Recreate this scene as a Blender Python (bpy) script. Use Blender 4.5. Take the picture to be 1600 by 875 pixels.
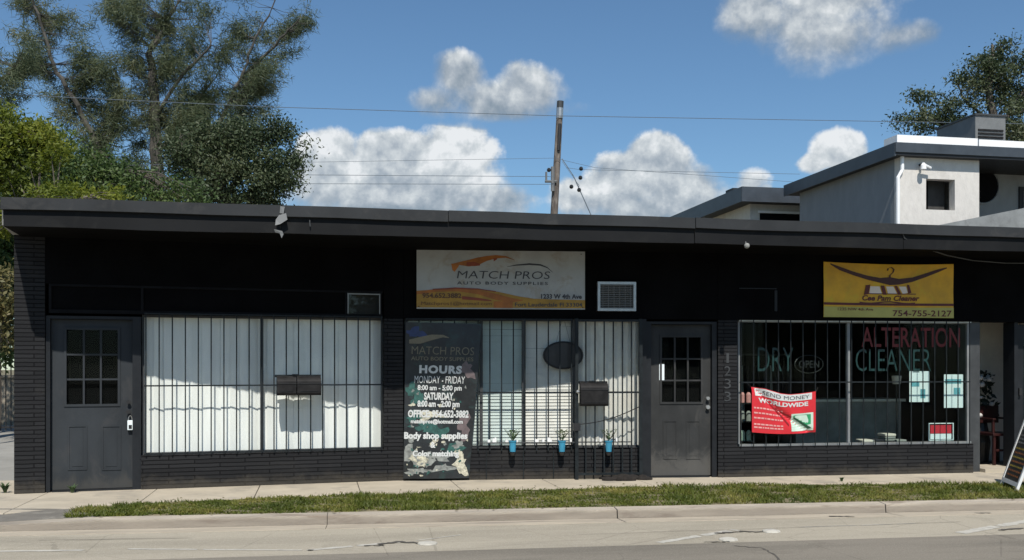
import bpy, math, random
from mathutils import Vector, Matrix
import numpy as np
R = math.radians
rnd = random.Random(7)
for o in list(bpy.data.objects): bpy.data.objects.remove(o, do_unlink=True)
scn = bpy.context.scene
COL = scn.collection
# ------------------------------------------------------------------ camera
YAW = R(11); C, S = math.cos(YAW), math.sin(YAW); F = 1560.0; HZ = 573.0; EYE = 1.5
cam = bpy.data.cameras.new('camera'); co = bpy.data.objects.new('camera', cam); COL.objects.link(co)
co.location = (0, 0, EYE); co.rotation_euler = (R(90), 0, -YAW)
cam.sensor_width = 36; cam.lens = 36*F/1600; cam.shift_y = (HZ-437.5)/1600; cam.clip_end = 3000
scn.camera = co
scn.view_settings.view_transform = 'Standard'; scn.view_settings.look = 'None'
scn.view_settings.exposure = 0; scn.view_settings.gamma = 1
SUN_EL = R(52.3); SUN_AZ = R(5)      # from behind the camera, a little from the left
SKY = 0.10; SUN = 4.9
sl = bpy.data.lights.new('sun', 'SUN'); sl.energy = SUN; sl.angle = R(0.6); sl.color = (1, .955, .88)
so = bpy.data.objects.new('sun', sl); COL.objects.link(so)
so.rotation_euler = Vector((math.sin(SUN_AZ)*math.cos(SUN_EL), math.cos(SUN_AZ)*math.cos(SUN_EL), -math.sin(SUN_EL))).to_track_quat('-Z', 'Y').to_euler()

def ray(px, py):
    u = (px-800)/F
    return Vector((u*C+S, -u*S+C, (HZ-py)/F))
def atY(px, py, Y):
    d = ray(px, py); t = Y/d.y
    return Vector((d.x*t, Y, EYE+d.z*t))
def atZ(px, py, z=0.0):
    d = ray(px, py); t = (z-EYE)/d.z
    return Vector((d.x*t, d.y*t, z))

# ------------------------------------------------------------------ node helper
class NT:
    def __init__(s, tree): s.t = tree; s.n = tree.nodes; s.l = tree.links
    def node(s, typ, **k):
        n = s.n.new(typ)
        for a, b in k.items(): setattr(n, a, b)
        return n
    def put(s, sock, v):
        if isinstance(v, bpy.types.NodeSocket): s.l.new(v, sock)
        elif v is not None: sock.default_value = v
    def m(s, op, a, b=None, c=None, clamp=False):
        n = s.node('ShaderNodeMath', operation=op, use_clamp=clamp)
        s.put(n.inputs[0], a)
        if b is not None: s.put(n.inputs[1], b)
        if c is not None: s.put(n.inputs[2], c)
        return n.outputs[0]
    def noise(s, vec, scale, detail=4, rough=.55, dist=0.0):
        n = s.node('ShaderNodeTexNoise'); s.put(n.inputs['Vector'], vec)
        n.inputs['Scale'].default_value = scale; n.inputs['Detail'].default_value = detail
        n.inputs['Roughness'].default_value = rough; n.inputs['Distortion'].default_value = dist
        return n.outputs['Fac']
    def ramp(s, fac, stops):
        n = s.node('ShaderNodeValToRGB'); s.put(n.inputs[0], fac); e = n.color_ramp.elements
        while len(e) < len(stops): e.new(.5)
        for i, (p, c) in enumerate(stops):
            e[i].position = p; e[i].color = (*c, 1) if len(c) == 3 else c
        return n.outputs[0]
    def mix(s, fac, a, b):
        n = s.node('ShaderNodeMix', data_type='RGBA'); s.put(n.inputs['Factor'], fac)
        for sock, v in ((n.inputs['A'], a), (n.inputs['B'], b)):
            if isinstance(v, tuple) and len(v) == 3: v = (*v, 1)
            s.put(sock, v)
        return n.outputs['Result']
    def step(s, v, lo, hi):
        n = s.node('ShaderNodeMapRange', interpolation_type='SMOOTHSTEP'); s.put(n.inputs[0], v)
        n.inputs[1].default_value = lo; n.inputs[2].default_value = hi
        return n.outputs[0]

# ------------------------------------------------------------------ sky with clouds
w = bpy.data.worlds.new('World'); scn.world = w; w.use_nodes = True
t = NT(w.node_tree); t.n.clear()
out = t.node('ShaderNodeOutputWorld'); bg = t.node('ShaderNodeBackground'); t.l.new(bg.outputs[0], out.inputs[0])
sky = t.node('ShaderNodeTexSky', sky_type='NISHITA'); sky.sun_disc = False
sky.sun_elevation = SUN_EL; sky.sun_rotation = math.pi+SUN_AZ
sky.air_density = 1.0; sky.dust_density = 0.1; sky.ozone_density = 2.2; sky.altitude = 0
tc = t.node('ShaderNodeTexCoord').outputs['Generated']
sep = t.node('ShaderNodeSeparateXYZ'); t.l.new(tc, sep.inputs[0])
azn = t.m('ARCTAN2', sep.outputs[0], sep.outputs[1]); eln = t.m('ARCSINE', sep.outputs[2])
n1 = t.noise(tc, 9, 8, .56, .15); n2 = t.noise(tc, 38, 5, .6)
vadd = t.node('ShaderNodeVectorMath', operation='ADD'); t.l.new(tc, vadd.inputs[0]); vadd.inputs[1].default_value = (-.004, 0, .012)
n3 = t.noise(vadd.outputs[0], 9, 8, .56, .15); n4 = t.noise(vadd.outputs[0], 38, 5, .6)
clouds = [  # x, y, rx, ry in photo pixels -> azimuth/elevation on the sky; last is how bright the cloud is
 (716,124,42,38,.5),(745,158,92,32,.5),(826,146,56,44,.6),(780,172,104,20,.45),(690,158,46,24,.4),
 (1185,26,70,60,.6),(1250,42,100,62,.7),(1330,52,80,42,.55),(1400,60,60,24,.25),(1290,6,110,48,.7),
 (515,240,52,42,.95),(505,290,60,62,.7),(590,258,60,46,.6),(640,250,60,40,.55),(722,235,62,50,1.),(700,290,90,55,.6),(600,318,150,42,.5),(795,318,60,30,.6),
 (905,315,60,40,.85),(965,295,60,48,.7),(1032,262,52,44,.85),(1075,300,80,42,.5),(1000,330,140,26,.5),
 (1303,236,46,34,1.),(1270,256,30,20,1.),(1176,288,36,30,1.),(1110,330,60,24,.5),
 (-200,150,150,90,.8),(-420,260,220,80,.8),(1900,180,200,90,.8),(2200,60,200,70,.7)]
field = None; brt = None
for (x, y, rx, ry, b) in clouds:
    u = (x-800)/F; a0 = math.atan(u)+YAW; k = math.cos(math.atan(u)); e0 = math.atan((HZ-y)/F*k)
    ra, re = rx/F*k*k*1.12, ry/F*k*1.12
    dx = t.m('MULTIPLY', t.m('SUBTRACT', azn, a0), 1/ra); dy = t.m('MULTIPLY', t.m('SUBTRACT', eln, e0), 1/re)
    d = t.m('SUBTRACT', 1.0, t.m('ADD', t.m('MULTIPLY', dx, dx), t.m('MULTIPLY', dy, dy)))
    top = t.m('MULTIPLY', t.m('ADD', dy, .2), .6)                # tops bright, bases grey
    wgt = t.m('MAXIMUM', t.m('ADD', d, .8), 0.0)
    sc = t.m('MULTIPLY', wgt, t.m('ADD', t.m('MULTIPLY', top, .5), b))
    field = d if field is None else t.m('SMOOTH_MAX', field, d, .35)
    brt = (sc, wgt) if brt is None else (t.m('ADD', brt[0], sc), t.m('ADD', brt[1], wgt))
bright = t.m('DIVIDE', brt[0], t.m('MAXIMUM', brt[1], .05))
f2 = t.m('ADD', field, t.m('MULTIPLY', t.m('SUBTRACT', n1, .52), 3.4))
f2 = t.m('ADD', f2, t.m('MULTIPLY', t.m('SUBTRACT', n2, .5), .9))
f2 = t.m('ADD', f2, 0.1)
near = t.step(field, -1.1, -.1)
mrn = t.node('ShaderNodeMapRange', interpolation_type='SMOOTHSTEP'); t.l.new(f2, mrn.inputs[0]); mrn.inputs[1].default_value = .0
t.l.new(t.m('ADD', .45, t.m('MULTIPLY', t.m('SUBTRACT', 1.0, bright, clamp=True), 1.5)), mrn.inputs[2])
alpha = t.m('MULTIPLY', mrn.outputs[0], near)
rel = t.m('ADD', t.m('MULTIPLY', t.m('SUBTRACT', n1, n3), 5.2), t.m('MULTIPLY', t.m('SUBTRACT', n2, n4), .8))
lit = t.m('ADD', t.m('ADD', bright, rel), -.22)
ccol = t.ramp(lit, [(0, (.26, .32, .38)), (.40, (.42, .47, .52)), (.75, (.64, .68, .70)), (1, (.86, .88, .89))])
skyc = t.node('ShaderNodeVectorMath', operation='MULTIPLY'); t.l.new(sky.outputs[0], skyc.inputs[0]); skyc.inputs[1].default_value = (SKY*.76, SKY*.95, SKY*1.05)
res = t.mix(t.m('MULTIPLY', alpha, .93), skyc.outputs[0], ccol)
t.l.new(res, bg.inputs[0]); bg.inputs[1].default_value = 1.0

# ------------------------------------------------------------------ materials
MATS = {}
def mat(name, col, rough=.7, var=.15, scale=3., bump=0., bscale=40., metal=0., col2=None, stain=None, spec=.5, stretch=None, low=None):
    m = bpy.data.materials.new(name); m.use_nodes = True; t = NT(m.node_tree)
    bs = t.n['Principled BSDF']; bs.inputs['Roughness'].default_value = rough; bs.inputs['Metallic'].default_value = metal
    bs.inputs['Specular IOR Level'].default_value = spec
    tc = t.node('ShaderNodeTexCoord').outputs['Object']
    if stretch:
        mp = t.node('ShaderNodeMapping'); t.l.new(tc, mp.inputs[0]); mp.inputs['Scale'].default_value = stretch; tc = mp.outputs[0]
    n = t.noise(tc, scale, 6, .6)
    c2 = col2 or tuple(c*(1-var*1.6) for c in col); c1 = tuple(min(1, c*(1+var)) for c in col)
    c = t.ramp(n, [(.32, c2), (.68, c1)])
    if stain:
        sc, sscale, amt = stain
        n2 = t.noise(tc, sscale, 5, .65, .6)
        c = t.mix(t.m('MULTIPLY', t.step(n2, .52, .68), amt), c, sc)
    if low:   # splashed dirt along the foot
        lc, lh, la = low[:3]; sp = t.node('ShaderNodeSeparateXYZ'); t.l.new(t.node('ShaderNodeTexCoord').outputs['Object'], sp.inputs[0])
        n4 = t.noise(tc, 5, 6, .7, .8); hh = t.m('ADD', sp.outputs[2], t.m('MULTIPLY', t.m('SUBTRACT', n4, .5), lh*2.2 if len(low) == 3 else low[5]))
        c = t.mix(t.m('MULTIPLY', t.m('SUBTRACT', 1.0, t.step(hh, *((lh*.2, lh) if len(low) == 3 else low[3:5]))), la), c, lc)
    t.l.new(c, bs.inputs['Base Color'])
    rr = t.m('ADD', rough-.08, t.m('MULTIPLY', t.noise(tc, scale*4, 3), .16), clamp=True); t.l.new(rr, bs.inputs['Roughness'])
    if bump:
        b = t.node('ShaderNodeBump'); b.inputs['Strength'].default_value = bump; b.inputs['Distance'].default_value = .01
        t.l.new(t.noise(tc, bscale, 5), b.inputs['Height']); t.l.new(b.outputs[0], bs.inputs['Normal'])
    MATS[name] = m; return m
def brick_mat(name, c1, c2, mortar, bw=.60, bh=.05):
    m = bpy.data.materials.new(name); m.use_nodes = True; t = NT(m.node_tree); bs = t.n['Principled BSDF']
    tc = t.node('ShaderNodeTexCoord').outputs['Object']; sp = t.node('ShaderNodeSeparateXYZ'); t.l.new(tc, sp.inputs[0])
    cb = t.node('ShaderNodeCombineXYZ'); t.l.new(sp.outputs[0], cb.inputs[0]); t.l.new(sp.outputs[2], cb.inputs[1])
    wob = t.m('MULTIPLY', t.m('SUBTRACT', t.noise(tc, 6, 2), .5), .012)
    t.l.new(t.m('ADD', sp.outputs[2], wob), cb.inputs[1])
    br = t.node('ShaderNodeTexBrick'); t.l.new(cb.outputs[0], br.inputs['Vector'])
    br.inputs['Scale'].default_value = 1; br.inputs['Brick Width'].default_value = bw; br.inputs['Row Height'].default_value = bh
    br.inputs['Mortar Size'].default_value = .006; br.inputs['Mortar Smooth'].default_value = .3; br.inputs['Bias'].default_value = 0
    br.inputs['Color1'].default_value = (*c1, 1); br.inputs['Color2'].default_value = (*c2, 1); br.inputs['Mortar'].default_value = (*mortar, 1)
    n = t.noise(tc, 2.2, 6, .65)
    dirt = t.mix(t.m('MULTIPLY', t.step(n, .5, .75), .35), br.outputs[0], (.045, .043, .040))
    n5 = t.noise(tc, 4, 6, .7, .6); hh = t.m('ADD', sp.outputs[2], t.m('MULTIPLY', t.m('SUBTRACT', n5, .5), .35))
    dirt = t.mix(t.m('MULTIPLY', t.m('SUBTRACT', 1.0, t.step(hh, .0, .16)), .55), dirt, (.085, .075, .06))
    t.l.new(dirt, bs.inputs['Base Color']); bs.inputs['Roughness'].default_value = .7; bs.inputs['Specular IOR Level'].default_value = .05
    b = t.node('ShaderNodeBump'); b.inputs['Strength'].default_value = 1; b.inputs['Distance'].default_value = .014
    h = t.m('ADD', t.m('SUBTRACT', 1.0, br.outputs['Fac']), t.m('MULTIPLY', t.noise(tc, 60, 4), .35))
    t.l.new(h, b.inputs['Height']); t.l.new(b.outputs[0], bs.inputs['Normal'])
    MATS[name] = m
def glass_mat(name, tint, ior=1.45, rough=.02):
    m = bpy.data.materials.new(name); m.use_nodes = True; t = NT(m.node_tree); t.n.remove(t.n['Principled BSDF'])
    tr = t.node('ShaderNodeBsdfTransparent'); tr.inputs[0].default_value = (*tint, 1)
    gl = t.node('ShaderNodeBsdfGlossy'); gl.inputs['Roughness'].default_value = rough
    fr = t.node('ShaderNodeFresnel'); ge = t.node('ShaderNodeNewGeometry'); t.l.new(t.m('ADD', ior, t.m('MULTIPLY', ge.outputs['Backfacing'], 1/ior-ior)), fr.inputs[0])
    mx = t.node('ShaderNodeMixShader'); t.l.new(fr.outputs[0], mx.inputs[0]); t.l.new(tr.outputs[0], mx.inputs[1]); t.l.new(gl.outputs[0], mx.inputs[2])
    t.l.new(mx.outputs[0], t.n['Material Output'].inputs[0]); MATS[name] = m
def leaf_mat(name, a, b, c, scale=.5, trans=.3):
    m = bpy.data.materials.new(name); m.use_nodes = True; t = NT(m.node_tree); bs = t.n['Principled BSDF']
    tc = t.node('ShaderNodeTexCoord').outputs['Object']
    n = t.noise(tc, scale, 3); n2 = t.noise(tc, scale*14, 2)
    v = t.m('ADD', t.m('MULTIPLY', n, .65), t.m('MULTIPLY', n2, .35))
    col = t.ramp(v, [(.36, a), (.5, b), (.64, c)])
    t.l.new(col, bs.inputs['Base Color']); bs.inputs['Roughness'].default_value = .6
    tl = t.node('ShaderNodeBsdfTranslucent'); t.l.new(col, tl.inputs[0])
    mx = t.node('ShaderNodeMixShader'); mx.inputs[0].default_value = trans
    t.l.new(bs.outputs[0], mx.inputs[1]); t.l.new(tl.outputs[0], mx.inputs[2]); t.l.new(mx.outputs[0], t.n['Material Output'].inputs[0])
    MATS[name] = m
def road_mat(name, base, dark, light):
    m = bpy.data.materials.new(name); m.use_nodes = True; t = NT(m.node_tree); bs = t.n['Principled BSDF']; bs.inputs['Roughness'].default_value = .92; bs.inputs['Specular IOR Level'].default_value = .2
    tc = t.node('ShaderNodeTexCoord').outputs['Object']; mp = t.node('ShaderNodeMapping'); t.l.new(tc, mp.inputs[0]); mp.inputs['Scale'].default_value = (.22, 1.5, 1)
    c = t.mix(t.step(t.noise(mp.outputs[0], 1.1, 7, .65, .4), .38, .66), base, dark)             # long tyre-worn streaks
    c = t.mix(t.m('MULTIPLY', t.step(t.noise(tc, .9, 6, .7, .8), .56, .64), .5), c, tuple(q*.72 for q in base))   # patches and oil
    vo = t.node('ShaderNodeTexVoronoi'); t.l.new(tc, vo.inputs['Vector']); vo.inputs['Scale'].default_value = 55
    c = t.mix(t.m('MULTIPLY', t.step(vo.outputs['Distance'], .42, .1), .45), c, light)             # pale stones
    c = t.mix(t.m('MULTIPLY', t.step(t.noise(tc, 95, 3, .7), .56, .66), .5), c, tuple(q*.45 for q in base))
    v2 = t.node('ShaderNodeTexVoronoi', feature='DISTANCE_TO_EDGE'); t.l.new(tc, v2.inputs['Vector']); v2.inputs['Scale'].default_value = .8
    nz = t.noise(tc, 6, 4, .6); hair = t.m('LESS_THAN', t.m('ADD', v2.outputs['Distance'], t.m('MULTIPLY', nz, .02)), .0135)
    c = t.mix(t.m('MULTIPLY', hair, .3), c, tuple(q*.35 for q in base))                           # hairline cracks
    t.l.new(c, bs.inputs['Base Color']); b = t.node('ShaderNodeBump'); b.inputs['Strength'].default_value = .7; b.inputs['Distance'].default_value = .006
    t.l.new(t.noise(tc, 90, 4, .7), b.inputs['Height']); t.l.new(b.outputs[0], bs.inputs['Normal']); MATS[name] = m
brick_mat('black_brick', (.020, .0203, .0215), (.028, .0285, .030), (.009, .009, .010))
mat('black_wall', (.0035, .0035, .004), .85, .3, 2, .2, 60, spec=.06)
mat('soffit', (.004, .004, .004), .9, .3, 2, spec=.05)
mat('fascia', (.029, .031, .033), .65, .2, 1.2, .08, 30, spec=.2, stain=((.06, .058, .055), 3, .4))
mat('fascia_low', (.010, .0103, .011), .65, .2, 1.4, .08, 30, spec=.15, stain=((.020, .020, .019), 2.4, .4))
mat('roofing', (.20, .20, .19), .9, .2, 3, .4)
mat('door_paint', (.038, .043, .048), .6, spec=.12, var=.14, scale=2.2, bump=.06, bscale=90, stain=((.055, .056, .058), 3.2, .6), stretch=(1, 1, .5), low=((.085, .080, .07), .22, .5))
#mat('door_paint', (.040, .045, .052), .42, .14, 2.2, .06, 90, stain=((.065, .066, .068), 3.2, .5), stretch=(1, 1, .5))
mat('door_paint_worn', (.042, .043, .043), .6, spec=.12, var=.16, scale=2.6, bump=.06, bscale=90, stain=((.072, .070, .066), 2.6, .65), stretch=(1, 1, .8), low=((.12, .115, .105), .42, .6))
#mat('door_paint_worn', (.048, .049, .050), .5, .16, 2.6, .06, 90, stain=((.085, .082, .077), 2.6, .55), stretch=(1, 1, .8))
mat('frame_dark', (.018, .020, .023), .5, .15, 5, spec=.2)
mat('bar_metal', (.016, .020, .022), .5, .25, 12, spec=.2)
mat('aluminium', (.20, .21, .21), .5, .12, 6)
mat('alu_dull', (.055, .058, .06), .5, .15, 6, spec=.3)
mat('white_blind', (.86, .88, .85), .6, .05, 3, stretch=(3, 3, .4))
mat('cream_blind', (.70, .69, .64), .6, .08, 3, stain=((.55, .50, .42), 2, .4))
mat('green_blind', (.52, .60, .57), .6, .08, 3)
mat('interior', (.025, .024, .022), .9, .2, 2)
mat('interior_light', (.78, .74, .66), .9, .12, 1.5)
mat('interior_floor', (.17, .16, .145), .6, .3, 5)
mat('dark_plastic', (.022, .021, .021), .4, .2, 10)
mat('mail_grey', (.020, .019, .019), .6, .3, 9, spec=.15)
mat('banner_white', (.36, .375, .38), .5, .07, 4, stain=((.27, .23, .17), 3.5, .55))
mat('orange', (.34, .11, .012), .5, .25, 5); mat('amber', (.36, .20, .02), .5, .2, 5)
mat('red_print', (.22, .04, .012), .5, .2, 5); mat('charcoal_print', (.035, .035, .045), .5, .1, 5)
mat('blue_print', (.10, .14, .24), .5, .1, 5)
mat('brown_print', (.11, .045, .012), .5, .2, 8)
mat('banner_black', (.018, .020, .021), .45, .3, 6, stain=((.022, .045, .042), 7, .7))
mat('letter_white', (.60, .61, .59), .5, .10, 30)
mat('letter_tan', (.17, .15, .10), .5, .1, 20)
mat('splash_grey', (.24, .25, .23), .5, .3, 20); mat('splash_cream', (.55, .52, .40), .5, .3, 24, stain=((.07, .08, .07), 22, .8)); mat('splash_teal', (.03, .10, .085), .5, .3, 20)
mat('splash_mauve', (.15, .115, .115), .5, .2, 15); mat('splash_blue', (.02, .04, .13), .5, .2, 12)
mat('yellow_vinyl', (.64, .34, .004), .45, .14, 3, stain=((.56, .43, .008), 2.2, .6))
mat('yellow_pale', (.42, .38, .09), .45, .1, 3); mat('maroon', (.10, .008, .004), .5, .2, 8)
mat('hanger_dark', (.05, .008, .004), .5, .2, 8)
mat('red_vinyl', (.62, .025, .035), .4, .08, 4); mat('pink_print', (.72, .33, .31), .5, .1, 12)
mat('green_print', (.03, .30, .12), .5, .1, 5); mat('mint_print', (.55, .70, .58), .5, .1, 5)
mat('red_fold_shade', (.25, .012, .014), .5, .1, 5); mat('green_fold_shade', (.015, .09, .045), .5, .1, 5)  # darker copies of the banner colours, fold shade put into them
mat('teal_letter', (.004, .032, .029), .5, .1, 5); mat('red_letter', (.13, .003, .004), .5, .15, 5)
mat('neon_off', (.03, .03, .03), .4, .1, 5)
mat('paper', (.80, .88, .90), .7, .03, 5); mat('paper_blue', (.15, .42, .50), .7, .2, 9)
mat('sign_red', (.60, .03, .05), .5, .08, 5)
mat('blue_pot', (.045, .27, .42), .35, .08, 8)
mat('soil', (.018, .014, .011), .95, .3, 20)
mat('white_paint', (.80, .80, .78), .5, .06, 5)
mat('steel', (.45, .45, .44), .35, .1, 10, metal=.7)
mat('brass', (.35, .28, .14), .35, .1, 10, metal=.7)
mat('chalkboard', (.018, .020, .020), .6, .2, 8)
mat('chalk_yellow', (.5, .36, .05), .8, .2, 20); mat('chalk_orange', (.42, .14, .04), .8, .2, 20)
mat('wood_red', (.035, .010, .009), .4, .25, 8)
mat('flower_white', (.62, .60, .57), .7, .1, 20); mat('leaf_dark_silk', (.012, .022, .010), .6, .3, 10)
mat('cloth_dark', (.02, .02, .028), .9, .4, 4); mat('cloth_pale', (.30, .30, .28), .9, .2, 4)
mat('lamp_shade', (.75, .66, .58), .7, .05, 4)
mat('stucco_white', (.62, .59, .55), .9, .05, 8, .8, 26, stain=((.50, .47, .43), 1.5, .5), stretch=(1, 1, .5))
mat('stucco_shade', (.24, .25, .26), .9, .06, 3, .5, 22, stain=((.19, .19, .20), 1.2, .5), stretch=(1, 1, .4))  # same white stucco, with the shade of the unlit walls put into its colour
mat('trim_matt', (.010, .0105, .012), .8, .2, 5, spec=.06); mat('trim_navy', (.045, .055, .068), .5, .15, 2); mat('trim_black', (.012, .013, .016), .6, .15, 2)
mat('roof_white', (.85, .85, .85), .6, .03, 4)
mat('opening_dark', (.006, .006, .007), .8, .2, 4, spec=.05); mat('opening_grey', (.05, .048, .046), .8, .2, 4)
mat('concrete_grey', (.22, .23, .23), .9, .16, 2.2, .4, 30, stain=((.12, .12, .12), 3, .5))
mat('unit_grey', (.16, .165, .165), .6, .1, 4)
mat('asphalt_patch', (.175, .16, .135), .9, .18, 3, .5, 90, stain=((.27, .25, .21), 4, .7))
road_mat('asphalt_pale', (.40, .358, .28), (.32, .287, .225), (.55, .50, .42))
road_mat('asphalt_dark', (.235, .21, .17), (.175, .158, .128), (.36, .33, .28))
mat('crack', (.10, .09, .075), .9, .2, 9)
mat('worn_paint', (.50, .475, .41), .8, .10, 9, .2, 60, stain=((.34, .32, .28), 11, .9))
mat('sidewalk', (.47, .41, .315), .9, .10, 1.8, .5, 90, stain=((.25, .225, .19), 1.6, .55))
mat('kerb', (.43, .375, .30), .9, .16, 3, .6, 60, stain=((.22, .17, .13), 2.4, .7), stretch=(.45, 2, 3), low=((.16, .135, .11), 0, .55, -.05, -.008, .05))
mat('gutter', (.45, .39, .30), .9, .12, 3, .5, 60, stain=((.22, .18, .155), 2.6, .7), stretch=(.4, 3, 3))
mat('dirt', (.20, .16, .10), .95, .3, 6, .6, 40, col2=(.07, .075, .03))
mat('parking', (.30, .29, .26), .9, .1, 1.4, .4, 60, stain=((.2, .19, .17), 1, .6))
mat('bark', (.13, .11, .09), .95, .3, 6, .9, 20, stretch=(1, 1, .2))
mat('bark_pine', (.085, .078, .068), .95, .3, 6, .9, 20, stretch=(1, 1, .2))
mat('pole_wood', (.15, .125, .105), .9, .3, 5, .6, 30, col2=(.05, .04, .035), stain=((.40, .36, .31), 6, .45), stretch=(1.5, 1.5, .35))
mat('wire', (.16, .19, .22), .6, .1, 5)
mat('fence_metal', (.02, .02, .022), .5, .2, 5)
mat('masonry', (.30, .26, .2), .9, .2, 1.5, .4, 30)
glass_mat('glass', (.80, .87, .88)); glass_mat('glass_dark', (.88, .92, .90), 1.14); glass_mat('glass_clear', (.985, .99, .985), 1.35)
leaf_mat('pine_leaf', (.065, .085, .042), (.115, .145, .075), (.175, .175, .085), .35, .4)
leaf_mat('oak_leaf', (.022, .038, .016), (.055, .080, .032), (.11, .12, .055), .5, .25)
leaf_mat('lime_leaf', (.055, .085, .010), (.16, .195, .018), (.31, .31, .045), .8, .45)
leaf_mat('mid_leaf', (.028, .055, .014), (.065, .11, .026), (.13, .17, .04), .5, .3)
leaf_mat('dry_leaf', (.05, .06, .02), (.13, .12, .04), (.22, .17, .07), .9, .3)
leaf_mat('grass_blade', (.055, .080, .008), (.11, .135, .014), (.27, .24, .06), 1.6, .3)
leaf_mat('plant_leaf', (.03, .07, .02), (.08, .13, .05), (.16, .18, .10), 4, .3)

# ------------------------------------------------------------------ mesh builder
class Seg:
    """vertical plane of a facade: a runs along it, b outward (to the street), z up"""
    def __init__(s, p0, p1):
        s.p0 = Vector((p0[0], p0[1])); d = Vector((p1[0]-p0[0], p1[1]-p0[1])); s.L = d.length
        s.u = d/s.L; s.n = Vector((s.u.y, -s.u.x))
    def pt(s, a, b, z):
        q = s.p0+s.u*a+s.n*b; return Vector((q.x, q.y, z))
    def uv(s, px, py, b=0.0):
        r = ray(px, py); q0 = s.p0+s.n*b
        k = q0.dot(s.n)/Vector((r.x, r.y)).dot(s.n)
        h = Vector((r.x*k, r.y*k)); return (h-q0).dot(s.u), EYE+r.z*k
    def a(s, px, b=0.0): return s.uv(px, 573, b)[0]
class MB:
    def __init__(s): s.v = []; s.f = []
    def add(s, vs, fs):
        k = len(s.v); s.v += [tuple(v) for v in vs]; s.f += [tuple(i+k for i in f) for f in fs]
    def hexa(s, p):  # 4 bottom then 4 top
        s.add(p, [(3,2,1,0),(4,5,6,7),(0,1,5,4),(1,2,6,5),(2,3,7,6),(3,0,4,7)])
    def box(s, x0, x1, y0, y1, z0, z1):
        s.hexa([(x0,y0,z0),(x1,y0,z0),(x1,y1,z0),(x0,y1,z0),(x0,y0,z1),(x1,y0,z1),(x1,y1,z1),(x0,y1,z1)])
    def sb(s, g, a0, a1, b0, b1, z0, z1):
        s.hexa([g.pt(a0,b1,z0),g.pt(a1,b1,z0),g.pt(a1,b0,z0),g.pt(a0,b0,z0),g.pt(a0,b1,z1),g.pt(a1,b1,z1),g.pt(a1,b0,z1),g.pt(a0,b0,z1)])
    def prism(s, poly, z0, z1):
        n = len(poly)
        s.add([(*p[:2], z0) for p in poly]+[(*p[:2], z1) for p in poly],
              [tuple(range(n))[::-1], tuple(range(n, 2*n))]+[(i, (i+1)%n, (i+1)%n+n, i+n) for i in range(n)])
    def tube(s, pts, rad, k=6, caps=True):
        pts = [Vector(p) for p in pts]; rs = rad if isinstance(rad, (list, tuple)) else [rad]*len(pts)
        base = len(s.v)
        for i, p in enumerate(pts):
            d = (pts[min(i+1, len(pts)-1)]-pts[max(i-1, 0)]).normalized()
            x = d.cross(Vector((0.13, .31, 1) if abs(d.z) < .9 else (1, .2, 0))).normalized(); y = d.cross(x)
            for j in range(k):
                a = 2*math.pi*j/k; s.v.append(tuple(p+(x*math.cos(a)+y*math.sin(a))*rs[i]))
        for i in range(len(pts)-1):
            for j in range(k):
                q = base+i*k; s.f.append((q+j, q+(j+1)%k, q+k+(j+1)%k, q+k+j))
        if caps:
            s.f.append(tuple(base+j for j in range(k))[::-1]); s.f.append(tuple(base+(len(pts)-1)*k+j for j in range(k)))
    def bar(s, p, q, r): s.tube([p, q], r*1.3, 4)
    def lathe(s, c, prof, k=14):
        base = len(s.v)
        for (r, z) in prof:
            for j in range(k):
                a = 2*math.pi*j/k; s.v.append((c[0]+r*math.cos(a), c[1]+r*math.sin(a), c[2]+z))
        for i in range(len(prof)-1):
            for j in range(k):
                q = base+i*k; s.f.append((q+j, q+(j+1)%k, q+k+(j+1)%k, q+k+j))
    def ball(s, c, r, n=7, k=10, sq=(1,1,1)):
        vs = []; fs = []
        for i in range(n+1):
            th = math.pi*i/n
            for j in range(k):
                a = 2*math.pi*j/k
                vs.append((c[0]+r*sq[0]*math.sin(th)*math.cos(a), c[1]+r*sq[1]*math.sin(th)*math.sin(a), c[2]+r*sq[2]*math.cos(th)))
        for i in range(n):
            for j in range(k): fs.append((i*k+j, (i+1)*k+j, (i+1)*k+(j+1)%k, i*k+(j+1)%k))
        s.add(vs, fs)
    def build(s, name, m, parent=None, bevel=0, smooth=False, loc=None):
        me = bpy.data.meshes.new(name)
        L = Vector(loc) if loc is not None else None
        vs = s.v if L is None else [(v[0]-L.x, v[1]-L.y, v[2]-L.z) for v in s.v]
        me.from_pydata(vs, [], s.f); me.validate(); me.update()
        o = bpy.data.objects.new(name, me); COL.objects.link(o)
        if L is not None: o.location = L
        if m: me.materials.append(MATS[m])
        if smooth: me.polygons.foreach_set('use_smooth', [True]*len(me.polygons))
        if bevel:
            b = o.modifiers.new('bevel', 'BEVEL'); b.width = bevel; b.segments = 2; b.limit_method = 'ANGLE'
        if parent is not None:
            o.parent = parent; root = parent; off = Vector(parent.location)
            while root.parent is not None: root = root.parent; off += Vector(root.location)
            o.location = (L if L is not None else Vector((0, 0, 0)))-off
        return o
def tag(o, label=None, cat=None, group=None, kind=None):
    for k, v in (('label', label), ('category', cat), ('group', group), ('kind', kind)):
        if v: o[k] = v
    return o
def empty(name, loc, label, cat, group=None):
    o = bpy.data.objects.new(name, None); COL.objects.link(o); o.location = loc; o.empty_display_size = .2
    return tag(o, label, cat, group)

def sheet(name, polys, z, m, parent=None, kind='structure'):
    b = MB()
    for p in polys:
        b.add([(q[0], q[1], z if len(q) < 3 or q[2] is None else q[2]) for q in p], [tuple(range(len(p)))])
    o = b.build(name, m, parent)
    if kind and parent is None: o['kind'] = kind
    return o

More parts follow.
